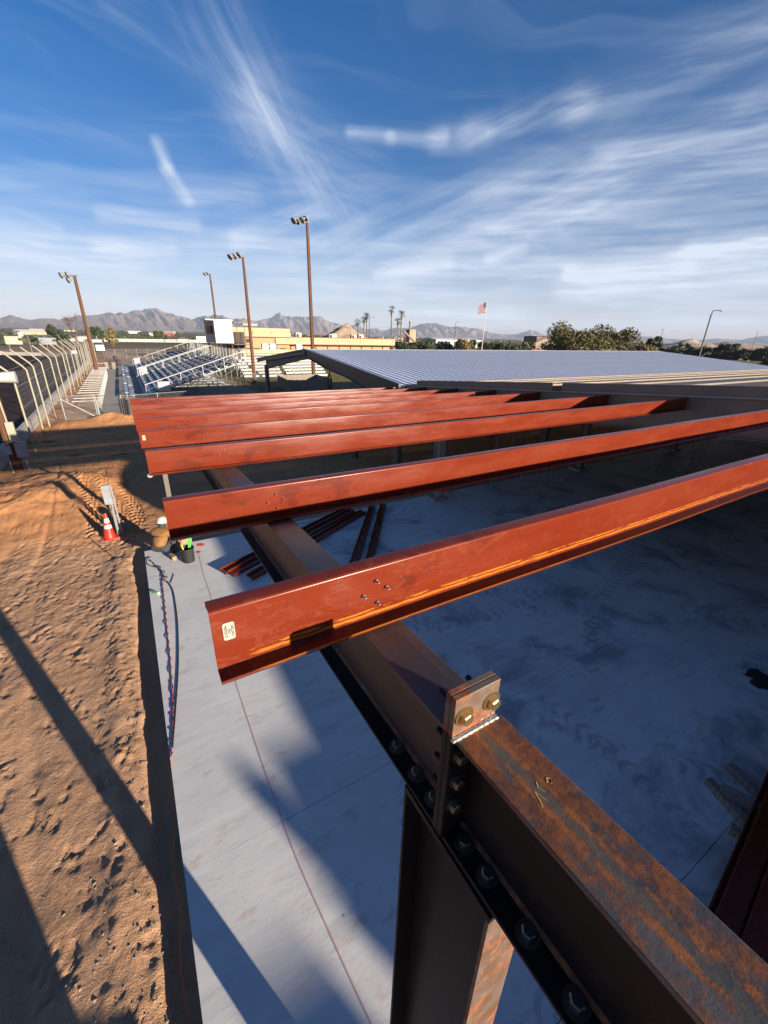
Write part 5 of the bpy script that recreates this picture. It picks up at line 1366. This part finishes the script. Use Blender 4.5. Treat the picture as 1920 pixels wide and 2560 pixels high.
fc = MB(); fc.sphere((0, .315, .80), .082, 12, 8, (.92, 1, 1.2)); fc.sphere((0, .405, .79), .014, 6, 5); [fc.sphere((s * .03, .39, .815), .008, 6, 4) for s in (-1, 1)]; [fc.sphere((s * .08, .31, .795), .02, 6, 5, (.5, 1, 1.5)) for s in (-1, 1)]; fc.box(-.022, .022, .388, .395, .752, .757)
obj('face', fc, M['skin'], wk, True)

# ------------------------------------------------------------------ lift carrying the photographer (behind the eye)
lf = thing('mast_lift', 'mast lift standing behind the viewpoint', 'lift', (-.30, -1.05, 0))
obj('chassis', MB().box(-.50, .50, -.75, .60, .16, .55), M['orange_cone'], lf)
for sx in (-1, 1):
    for sy in (-1, 1): obj('wheel', MB().tube([(sx * .52, sy * .5 - .08, .16), (sx * .40, sy * .5 - .08, .16)], .16, 14), M['dark_rubber'], lf)
for k in range(4): obj('mast_stage', MB().box(-.40 + .03 * k, .40 - .03 * k, -.30 + .03 * k, .06 - .03 * k, .55 + .75 * k, 1.42 + .75 * k), M['box_grey'], lf)
obj('platform', MB().box(-.45, .45, -.75, .50, 3.62, 3.72), M['galv_steel'], lf)
for (x, y) in ((-.44, -.74), (.44, -.74), (-.44, .48), (.44, .48)): obj('rail_post', MB().tube([(x, y, 3.72), (x, y, 4.75)], .025, 6), M['galv_steel'], lf)
for z in (4.25, 4.74): obj('guard_rail', MB().tube([(-.44, -.74, z), (.44, -.74, z), (.44, .48, z), (-.44, .48, z), (-.44, -.74, z)], .022, 6), M['galv_steel'], lf)

# ------------------------------------------------------------------ vegetation
def leaf_cloud(n, clumps, size, seed=0, flat=1.0):
    rg = np.random.default_rng(seed)
    cl = np.array(clumps)                                        # x y z rx ry rz weight
    pick = rg.choice(len(cl), n, p=cl[:, 6] / cl[:, 6].sum())
    d = rg.normal(size=(n, 3)); d /= np.linalg.norm(d, axis=1)[:, None]
    rad = rg.random(n) ** .45
    c = cl[pick, :3] + d * rad[:, None] * cl[pick, 3:6]
    a = rg.normal(size=(n, 3)); a /= np.linalg.norm(a, axis=1)[:, None]
    b = np.cross(a, rg.normal(size=(n, 3))); b /= np.linalg.norm(b, axis=1)[:, None]
    s = size * (.6 + .8 * rg.random(n))[:, None]
    v = np.stack([c + a * s, c + b * s * .55, c - a * s, c - b * s * .55], 1).reshape(-1, 3)
    mb = MB(); mb.v = [tuple(p) for p in v]; mb.f = [(4 * i, 4 * i + 1, 4 * i + 2, 4 * i + 3) for i in range(n)]
    return mb
def tree(name, label, cat, x, y, h, wd, mat, seed, n=5000, size=.22, nclump=16, trunk=.25, z0=-.6, group=None, lo=.25, spread=1.0, bark='twig'):
    rg = random.Random(seed)
    t_o = thing(name, label, cat, (x, y, z0), rg.uniform(0, 6), group)
    tips = []; tm = MB()
    tm.tube([(0, 0, 0), (rg.uniform(-.2, .2), rg.uniform(-.2, .2), h * .30), (rg.uniform(-.3, .3), rg.uniform(-.3, .3), h * .55)], [trunk, trunk * .8, trunk * .5], 8)
    cl = []
    for k in range(nclump):
        a = rg.uniform(0, 6.28); rr = wd * .5 * rg.uniform(.15, .82) * spread; zz = h * rg.uniform(lo, .90)
        rr *= math.sqrt(max(0.12, 1 - ((zz / h - .52) / .52) ** 2))
        c = (rr * math.cos(a), rr * math.sin(a), zz); s = wd * rg.uniform(.10, .19)
        cl.append((*c, s, s, s * rg.uniform(.7, 1.1), s ** 2))
        tm.tube([(0, 0, h * .22), (c[0] * .5, c[1] * .5, (h * .25 + c[2]) * .5), c], [trunk * .45, trunk * .25, .03], 5)
    obj('trunk', tm, M[bark], t_o); obj('crown', leaf_cloud(n, cl, size, seed), M[mat], t_o)
    return t_o
tree('shade_tree', 'large olive green tree behind the right end of the silver roof, left part', 'tree', 72.0, 53.0, 8.0, 12.5, 'leaf_olive', 3, 13000, .20, 34, .35)
tree('shade_tree', 'large olive green tree behind the silver roof, right half of the big crown', 'tree', 82.5, 53.0, 7.6, 11.5, 'leaf_olive', 5, 11000, .20, 30, .35)
tree('shade_tree', 'lower yellow green tree right of the big olive one', 'tree', 91.0, 52.5, 5.3, 8.5, 'leaf_yellow', 8, 7000, .20, 22, .25)
tree('shade_tree', 'dark narrow tree right of the yellow green one', 'tree', 108.0, 59.0, 7.2, 6.0, 'leaf_dark', 9, 5500, .22, 18, .25)
tree('shade_tree', 'small dark bush at the foot of the narrow dark tree', 'bush', 110.5, 55.0, 3.6, 4.5, 'leaf_olive', 10, 3000, .2, 12, .2)
tree('shade_tree', 'straw coloured shrub between the two right hand trees', 'bush', 98.0, 56.0, 3.4, 5.0, 'leaf_yellow', 12, 3000, .2, 12, .2)
tree('shade_tree', 'olive shrub tree behind the foot of the flagpole', 'tree', 80.0, 92.0, 5.8, 8.0, 'leaf_yellow', 14, 4200, .24, 16, .25)
for i in range(11):
    x = 66 + 5.9 * i; y = 100 - 1.0 * i
    tree('hedge_shrub', ['leftmost', 'second', 'third', 'fourth', 'fifth', 'sixth', 'seventh', 'eighth', 'ninth', 'tenth', 'eleventh'][i] + ' shrub from the left in the dark hedge behind the silver roof', 'shrub', x * .98, y, 4.6 + .6 * ((i * 7) % 3) / 2, 7.4, ['hedge_leaf', 'leaf_dark', 'leaf_dark', 'leaf_olive'][i % 4], 30 + i, 2600, .26, 14, .2, group='shrubs of the dark green hedge behind the silver roof', lo=.15)
for i, (x, y) in enumerate(((47, 105), (52, 108), (57, 104), (61, 108))):
    tree('hedge_shrub', ['leftmost', 'second', 'third', 'fourth', 'fifth', 'sixth', 'seventh', 'eighth', 'ninth', 'tenth', 'eleventh'][i] + ' dark shrub from the left at the right end of the stucco building', 'shrub', x + 12, y, 3.8, 6.0, 'hedge_leaf', 60 + i, 2200, .26, 12, .2, group='dark shrubs at the right end of the stucco building', lo=.15)
for i in range(9):
    a = 62.0 + 1.25 * i
    d = 215
    tree('hedge_shrub', ['leftmost', 'second', 'third', 'fourth', 'fifth', 'sixth', 'seventh', 'eighth', 'ninth', 'tenth', 'eleventh'][i] + ' shrub from the left in the far dark hedge at the right edge', 'shrub', d * math.sin(R(a)), d * math.cos(R(a)), 5.2 + .8 * (i % 3), 8.5, 'hedge_leaf', 80 + i, 1800, .36, 12, .2, group='shrubs of the far dark hedge at the right edge', lo=.12, z0=-1.4)
tree('shade_tree', 'olive bush at the right edge above the roof corner', 'bush', 88, 28.5, 4.2, 5.5, 'leaf_olive', 95, 3500, .2, 14, .2)
# left background trees
bt = thing('bare_tree', 'tall leafless winter tree left of the fence light pole', 'tree', (-9.8, 150, -.6))
bm_ = MB(); rg = random.Random(4)
def branch(p, d, L, r, dep):
    q = p + d * L; bm_.tube([p, (p + q) * .5 + Vector((rg.uniform(-.1, .1), rg.uniform(-.1, .1), .1)) * L * .5, q], [r, r * .8, r * .55], 5, False)
    if dep == 0: return
    for k in range(3 if dep > 1 else 4):
        dd = (d + Vector((rg.uniform(-.75, .6), rg.uniform(-.7, .7), rg.uniform(-.1, .6)))).normalized(); branch(q, dd, L * rg.uniform(.6, .8), r * .55, dep - 1)
branch(Vector((0, 0, 0)), Vector((-.08, 0, 1)).normalized(), 2.9, .28, 5)
obj('trunk', bm_, M['twig'], bt)
tree('round_tree', 'dense round dark tree left of the bare tree', 'tree', -19.2, 200, 6.6, 7.2, 'hedge_leaf', 101, 4500, .3, 20, .25)
tree('round_tree', 'green tree just right of the fence light pole', 'tree', -6.0, 175, 6.8, 5.0, 'leaf_dark', 102, 2800, .3, 14, .25)
tree('round_tree', 'golden tree right of the fence light pole', 'tree', -2.0, 178, 6.2, 4.4, 'leaf_yellow', 103, 2800, .3, 14, .25)
tree('round_tree', 'low green bush beyond the arena', 'bush', 20, 275, 5.0, 9.0, 'leaf_dark', 104, 2400, .4, 14, .25)
# desert scrub over the plain
sc_v = MB(); rg2 = np.random.default_rng(5)
for i in range(5200):
    a = R(rg2.uniform(-32, 82)); d = 200 * math.exp(rg2.uniform(0, 2.9))
    s = rg2.uniform(.5, 1.6) * (1 + d / 1600)
    x, y = d * math.sin(a), d * math.cos(a)
    if x < 85 and x > -25 and d < 290: continue
    for k in range(4):
        c = np.array([x, y, -.8 + s * .3]) + rg2.normal(size=3) * s * .35; u = rg2.normal(size=3) * s * .5; v = rg2.normal(size=3) * s * .4
        sc_v.add([c + u, c + v, c - u, c - v], [(0, 1, 2, 3)])
q = obj('desert_scrub', sc_v, M['leaf_dark']); q['kind'] = 'stuff'; q['label'] = 'dark desert scrub dotted over the far plain'; q['category'] = 'scrub'
# palms
def palm(x, y, h, seed, label):
    rg = random.Random(seed)
    t_o = thing('palm_tree', label, 'palm tree', (x, y, -.5), 0, 'tall fan palms beyond the stucco building')
    lean = rg.uniform(-.6, .6)
    obj('trunk', MB().tube([(0, 0, 0), (lean * .3, 0, h * .45), (lean, 0, h)], [.30, .22, .19], 8), M['palm_bark'], t_o, True)
    obj('dead_skirt', MB().tube([(lean * .8, 0, h * .84), (lean * .9, 0, h * .92), (lean, 0, h)], [.22, .42, .28], 8), M['twig'], t_o, True)
    fm = MB()
    for k in range(30):
        a = rg.uniform(0, 6.28); e = R(rg.uniform(-38, 72)); L = rg.uniform(1.3, 1.9)
        d = Vector((math.cos(a) * math.cos(e), math.sin(a) * math.cos(e), math.sin(e)))
        b = Vector((lean, 0, h)); f = b + d * L * .55
        fm.tube([b, f], .03, 3, False)
        sd = d.cross(Vector((0, 0, 1))).normalized(); u = sd.cross(d)
        for j in range(9):
            t = (j - 4) / 4 * 1.15
            tip = f + (d * math.cos(t) + sd * math.sin(t)) * L * .62 + Vector((0, 0, -.12 * abs(t) - .10))
            pp = (d * math.sin(t) * -1 + sd * math.cos(t)) * .055
            fm.add([f - pp * .4, f + pp * .4, tip + pp * .3, tip - pp * .3], [(0, 1, 2, 3)])
    obj('crown', fm, M['leaf_palm'], t_o)
palm(82.4, 160, 10.1, 1, 'short left palm of the left hand palm trio'); palm(84.4, 160, 11.2, 2, 'middle palm of the left hand palm trio'); palm(86.2, 160, 12.4, 3, 'right palm of the left hand palm trio')
palm(91.6, 150, 14.7, 4, 'tallest palm, left of the right hand trio'); palm(94.2, 150, 10.8, 5, 'shortest palm of the right hand trio'); palm(95.6, 150, 13.4, 6, 'rightmost palm of the right hand trio')

# ------------------------------------------------------------------ street lamps, flag, lines
def street_lamp(x, y, h, arm, label, r=.08, base=-.5, adx=1.0):
    t_o = thing('street_lamp', label, 'street lamp', (x, y, base))
    obj('pole', MB().tube([(0, 0, 0), (0, 0, h - base - .6)], [r * 1.2, r], 8), M['lamp_steel'], t_o, True)
    obj('arm', MB().tube([(0, 0, h - base - .6), (.12 * adx, 0, h - base - .15), (.5 * adx, 0, h - base), (arm * adx, 0, h - base + .08)], r * .7, 7), M['lamp_steel'], t_o, True)
    obj('lamp_head', MB().hexa([((arm - .1) * adx, -.14, h - base - .02), ((arm + .55) * adx, -.14, h - base - .06), ((arm + .55) * adx, .14, h - base - .06), ((arm - .1) * adx, .14, h - base - .02), ((arm - .1) * adx, -.09, h - base + .14), ((arm + .5) * adx, -.09, h - base + .06), ((arm + .5) * adx, .09, h - base + .06), ((arm - .1) * adx, .09, h - base + .14)]), M['box_grey'], t_o)
street_lamp(59.9, 110, 9.7, 1.6, 'curved street lamp between the two palm groups')
street_lamp(106.6, 130, 10.4, 2.2, 'street lamp with long arm left of the flagpole')
street_lamp(80.0, 66.0 * 2.0, 8.7, 1.0, 'small street lamp just left of the tallest palm', .07)
street_lamp(80.2, 36.0, 9.9, 2.6, 'leaning street lamp beyond the right end of the silver roof', .11)
SL_ = street_lamp(-3.5, 190, 9.0, .4, 'small lamp on the plain left of the truck', .07)
for i, (x, y, h, lb) in enumerate(((33, 230, 7.0, 'floodlight mast left of the press box, first'), (37.5, 232, 7.6, 'floodlight mast left of the press box, second'), (46, 250, 8.0, 'floodlight mast behind the press box'), (12.5, 160, 4.6, 'short loudspeaker mast in the arena'))):
    street_lamp(x, y, h, .5, lb, .08)
fl = thing('flagpole', 'white flagpole rising behind the silver roof', 'flagpole', (83.4, 90, -.5))
obj('pole', MB().tube([(0, 0, 0), (0, 0, 14.8)], [.13, .06], 10), M['white_paint'], fl, True); obj('finial', MB().sphere((0, 0, 14.9), .11, 8, 6), M['zinc_bolt'], fl, True)
flag = thing('flag', 'American flag flying from the white flagpole', 'flag', (83.4, 90, 13.75))
def flag_pt(u, v):                                                # u along the fly (0..1), v from top (0..1)
    L = 3.9; Hh = 2.5
    sag = -1.30 * u ** 1.15; wv_ = .16 * math.sin(u * 9 + v * 1.5) * u
    return (-u * L * .93, -u * L * .28 + wv_, -v * Hh * (1 - .30 * u) + sag)
def flag_part(u0, u1, v0, v1, mat, name, nu=10):
    vs = []; 
    for i in range(nu + 1):
        u = u0 + (u1 - u0) * i / nu
        vs += [flag_pt(u, v0), flag_pt(u, v1)]
    mb = MB().add(vs, [(2 * i, 2 * i + 1, 2 * i + 3, 2 * i + 2) for i in range(nu)]); return obj(name, mb, mat, flag)
for k in range(13):
    flag_part(.4 if k < 7 else 0.0, 1.0, k / 13, (k + 1) / 13, M['flag_red' if k % 2 == 0 else 'flag_white'], 'stripe')
cn = flag_part(0, .4, 0, 7 / 13, M['flag_blue'], 'canton')
for r in range(9):
    for c in range(6 if r % 2 == 0 else 5):
        u = .4 * (c + (.5 if r % 2 == 0 else 1.0)) / 6; v = 7 / 13 * (r + .7) / 9.4; p = flag_pt(u, v); mb = MB(); n = 10
        mb.add([(p[0] + (.045 if i % 2 == 0 else .018) * math.sin(i * math.pi / 5), p[1] - .012, p[2] + (.045 if i % 2 == 0 else .018) * math.cos(i * math.pi / 5)) for i in range(n)], [tuple(range(n))])
        obj('star', mb, M['flag_white'], cn)
def util_pole(x, y, h, label):
    t_o = thing('power_pole', label, 'power pole', (x, y, -1.0))
    obj('pole', MB().tube([(0, 0, 0), (0, 0, h)], .16, 6), M['pole_wood'], t_o); obj('crossarm', MB().bar((-.9, .9, h - .5), (.9, -.9, h - .5), .14, .14), M['pole_wood'], t_o)
    return t_o
PP = [(241, 200, 12.2), (376, 200, 16.2), (520, 190, 18)]
for i, (x, y, h) in enumerate(PP): util_pole(x, y, h, ['power pole behind the conveyor', 'leaning power pole right of the dark narrow tree', 'far power pole at the right edge'][i])
for k, dz in ((0, -1.6), (1, -3.4)):
    pts = []
    for (a, b) in zip([(100, 215, 11.5)] + PP[:-1], PP):
        for i in range(8):
            u = i / 8; pts.append((a[0] + (b[0] - a[0]) * u, a[1] + (b[1] - a[1]) * u, a[2] + (b[2] - a[2]) * u + dz - 1.5 * math.sin(math.pi * u)))
    tag(obj('power_line', MB().tube(pts, .045, 4), M['box_grey']), ['upper power line strung across the right half', 'lower power line strung across the right half'][k], 'power line')

# ------------------------------------------------------------------ distant buildings and vehicles
def shed_box(name, label, x, y, wd, dp, h, wall, roof, rise=.8, doors=0, z0=-.8, rz=0.0, group=None):
    t_o = thing(name, label, 'building', (x, y, z0), rz, group)
    obj('wall', MB().box(0, wd, 0, dp, 0, h), M[wall], t_o)
    mb = MB(); mb.add([(-.3, -.3, h), (wd + .3, -.3, h), (wd + .3, dp + .3, h), (-.3, dp + .3, h), (-.3, dp / 2, h + rise), (wd + .3, dp / 2, h + rise)], [(0, 1, 5, 4), (2, 3, 4, 5), (0, 4, 3), (1, 2, 5), (0, 3, 2, 1)])
    obj('roof', mb, M[roof], t_o)
    for i in range(doors): obj('door', MB().box(wd * (i + .25) / doors, wd * (i + .75) / doors, -.06, -.004, .1, h * .8), M['white_paint' if wall == 'barn_red' else 'glass_dark'], t_o)
    return t_o
shed_box('white_warehouse', 'long white warehouse left of the flagpole', 148, 196, 34, 14, 4.8, 'white_paint', 'white_trim', .9, 6)
shed_box('red_barn', 'dark red stable with white doors left of the press box', 43, 255, 18, 8, 3.0, 'barn_red', 'barn_red', .7, 5)
shed_box('blue_roof_shed', 'low building with blue grey roof left of the flagpole', 45, 62, 26, 8, 2.2, 'dark_brown_steel', 'blue_roof', .95, 0, -.3)
shed_box('tile_roof_house', 'small orange tiled roof left of the big tree', 104, 88, 9, 6, 2.0, 'stucco', 'roof_tile_orange', 1.2, 0)
shed_box('brown_plant_shed', 'dark brown process shed behind the conveyor', 213, 184, 17, 10, 7.6, 'frame_brown', 'dark_brown_steel', .3, 0)
cv = thing('conveyor', 'pale lattice conveyor sloping up behind the big tree', 'conveyor', (200, 178, -.8))
for (dz, dyy) in ((0, -.5), (1.0, -.5), (0, .5), (1.0, .5)): obj('chord', MB().bar((0, dyy, 1.5 + dz), (27, dyy, 9.4 + dz), .22, .22), M['stucco_light'], cv)
for i in range(14):
    u = i / 14; v = (i + 1) / 14; obj('lattice', MB().bar((27 * u, -.5, 1.5 + 7.9 * u), (27 * v, -.5, 2.5 + 7.9 * v), .12, .12), M['stucco_light'], cv); 
for i in (5, 10): obj('leg', MB().bar((27 * i / 14, 0, 0), (27 * i / 14 + .8, 0, 1.5 + 7.9 * i / 14), .3, .3), M['stucco_light'], cv)
cp = thing('crusher_plant', 'aggregate crusher tower with sloping chutes right of the palms', 'plant', (112, 168, -.8))
obj('tower', MB().box(0, 3.4, 0, 3, 3.5, 8.8), M['quarry'], cp); obj('stack', MB().box(.2, .8, .5, 1.1, 8.8, 12.2), M['frame_brown'], cp)
obj('chute', MB().bar((-3.6, 0, 8.2), (7, 0, 1.0), .9, .7), M['frame_brown'], cp); obj('chute', MB().bar((-10, 1, 2.2), (-3.5, 1, 6.2), .8, .5), M['brick_red'], cp)
for x in (-8, -2.2, 1, 3): obj('leg', MB().tube([(x, .5, 0), (x, .5, 6.5 if x > -3 else 3.2)], .2, 6), M['brick_red'], cp)
tk = thing('storage_tank', 'white cylindrical tank right of the palms', 'tank', (101, 162, -.8)); obj('shell', MB().lathe([(2.2, 0), (2.2, 4.8), (1.2, 5.5)], (0, 0, 0), 18), M['white_paint'], tk, True); obj('hatch', MB().lathe([(.4, 5.5), (.4, 5.8)], (0, 0, 0), 8), M['box_grey'], tk)
def heap(name, label, x, y, wd, h, seed, mat='quarry'):
    xs_ = np.linspace(-1, 1, 40); XX, YY = np.meshgrid(xs_, xs_); d = np.sqrt(XX ** 2 + YY ** 2)
    ZZ = h * np.clip(1 - d, 0, 1) ** .9 * (.55 + .9 * fbm(XX * 3 + seed, YY * 3, 4, seed)) - .9
    o = link(name, grid_mesh(name, XX * wd + x, YY * wd * .6 + y, ZZ, M[mat])); return tag(o, label, 'heap')
heap('gravel_heap', 'pale gravel heap behind the stucco building right of the tall pole', 92, 190, 22, 9.5, 3)
heap('gravel_heap', 'low tan gravel heap behind the palms', 122, 205, 20, 6.5, 8)
heap('gravel_heap', 'dark earth heap left of the tall pole', 68, 180, 14, 6.8, 12, 'mud')
heap('gravel_heap', 'pale sand heaps on the plain at the right', 640, 300, 60, 10, 15); heap('gravel_heap', 'wide pale sand heap on the plain near the right edge', 820, 330, 90, 9, 19)
# white rail fence round the arena, arena sand
struct('arena', MB().box(-14, 40, 112, 236, -.6, -.36), M['arena_sand'])
wf = thing('white_rail_fence', 'long white board fence beyond the sandy arena', 'fence', (-6, 250, -.75))
for k in range(3): obj('board', MB().box(0, 62, -.03, .03, .5 + .5 * k, .82 + .5 * k), M['white_paint'], wf)
for k in range(26): obj('post', MB().box(k * 2.48 - .08, k * 2.48 + .08, -.10, -.035, 0, 1.9), M['white_paint'], wf)
def vehicle(name, label, cat, x, y, rz, L, wd, h, mat, cab=True, z0=-.45, cabh=.6):
    t_o = thing(name, label, cat, (x, y, z0), rz)
    b = MB().box(0, L, -wd / 2, wd / 2, .45, h * (cabh if cab else 1)); o = obj('body', b, M[mat], t_o); md = o.modifiers.new('bevel', 'BEVEL'); md.width = .10; md.segments = 2
    if cab:
        mb = MB().hexa([(L * .2, -wd / 2 + .05, h * cabh), (L * .82, -wd / 2 + .05, h * cabh), (L * .82, wd / 2 - .05, h * cabh), (L * .2, wd / 2 - .05, h * cabh), (L * .32, -wd / 2 + .15, h), (L * .72, -wd / 2 + .15, h), (L * .72, wd / 2 - .15, h), (L * .32, wd / 2 - .15, h)])
        obj('cabin', mb, M['glass_dark'], t_o); obj('roof', MB().box(L * .33, L * .71, -wd / 2 + .16, wd / 2 - .16, h + .001, h + .05), M[mat], t_o)
    else:
        obj('windscreen', MB().box(L - .9, L - .05, -wd / 2 - .01, -wd / 2 - .002, h * .55, h * .82), M['glass_dark'], t_o); obj('windscreen', MB().box(L + .002, L + .02, -wd / 2 + .1, wd / 2 - .1, h * .5, h * .8), M['glass_dark'], t_o)
    for sx in (.18, .80):
        for sy in (-1, 1): obj('wheel', MB().tube([(L * sx, sy * wd / 2 * .98, .42), (L * sx, sy * wd / 2 * .80, .42)], .42, 14), M['dark_rubber'], t_o)
    return t_o
tr_ = vehicle('truck', 'white truck tractor parked beyond the light pole on the left', 'truck', -6.6, 140, R(-72), 5.5, 2.5, 3.1, 'white_paint', False)
obj('exhaust_stack', MB().tube([(2.6, 1.0, 2.6), (2.6, 1.0, 3.9)], .12, 8), M['galv_steel'], tr_); obj('hood', MB().box(5.55, 7.0, -.95, .95, .5, 1.9), M['white_paint'], tr_); obj('load', MB().box(-4.5, -.4, -1.2, 1.2, .8, 2.2), M['frame_brown'], tr_)
vehicle('trailer', 'dark flat trailer box on the track infield', 'trailer', -22.5, 184, 0, 4.5, 2.2, 2.6, 'box_grey', False)
vehicle('trailer', 'small white trailer at the left beyond the track', 'trailer', -31, 183, .1, 4.2, 2.2, 2.9, 'box_tan', False)
vehicle('parked_car', 'dark car parked beyond the track at left', 'car', -31.5, 262, .1, 5.2, 2.0, 2.1, 'blue_metal')
vehicle('parked_car', 'white pickup parked beyond the arena fence', 'car', 31, 300, 0, 5.4, 2.0, 1.8, 'white_paint')
vehicle('parked_car', 'white van parked near the round tree', 'van', -15.5, 236, .2, 5.0, 2.1, 2.4, 'white_paint', False)
vehicle('motorhome', 'white camper left of the red stable', 'camper', 36, 262, 0, 7.0, 2.6, 3.2, 'white_paint', False)
tag(obj('field_sign', MB().box(-40.3, -38.5, 270, 270.1, 1.2, 2.9).box(-39.5, -39.3, 270.02, 270.08, -1, 1.2), M['reflective_white']), 'small white board standing beyond the track', 'sign')
# scattered far houses of the valley
HB_ = ['white_paint', 'stucco_light', 'stucco', 'box_tan', 'brick_red']
rg3 = random.Random(21)
for i in range(40):
    a = rg3.uniform(-10.5, 71); d = 420 * math.exp(rg3.uniform(0, 1.75)); wd = rg3.uniform(9, 26)
    o = thing('far_house', 'small pale building on the far plain', 'building', (d * math.sin(R(a)), d * math.cos(R(a)), -2.0), R(-a + rg3.uniform(-30, 30)), 'small buildings scattered over the far plain')
    h = rg3.uniform(3.2, 5.2); wl = rg3.choice(HB_)
    obj('wall', MB().box(0, wd, 0, 9, 0, h), M[wl], o)
    mb = MB(); mb.add([(-.4, -.4, h), (wd + .4, -.4, h), (wd + .4, 9.4, h), (-.4, 9.4, h), (-.4, 4.5, h + 1.3), (wd + .4, 4.5, h + 1.3)], [(0, 1, 5, 4), (2, 3, 4, 5), (0, 4, 3), (1, 2, 5), (0, 3, 2, 1)]); obj('roof', mb, M[rg3.choice(['white_trim', 'roof_tile_orange', 'box_grey'])], o)
# ------------------------------------------------------------------ desert air
hz = MB().box(-9800, 9800, -3000, 12600, -60, 350)
hz_o = obj('haze', hz, None); hz_o['kind'] = 'stuff'; hz_o['label'] = 'thin pale blue haze over the valley'; hz_o['category'] = 'haze'
hm_ = bpy.data.materials.new('haze_air'); hm_.use_nodes = True; ht_ = hm_.node_tree; ht_.nodes.clear()
vo_ = ht_.nodes.new('ShaderNodeVolumePrincipled'); vo_.inputs['Color'].default_value = (.62, .76, 1.0, 1); vo_.inputs['Density'].default_value = 0.00007; vo_.inputs['Anisotropy'].default_value = 0.0
ou_ = ht_.nodes.new('ShaderNodeOutputMaterial'); ht_.links.new(vo_.outputs[0], ou_.inputs['Volume'])
hz_o.data.materials.clear(); hz_o.data.materials.append(hm_)
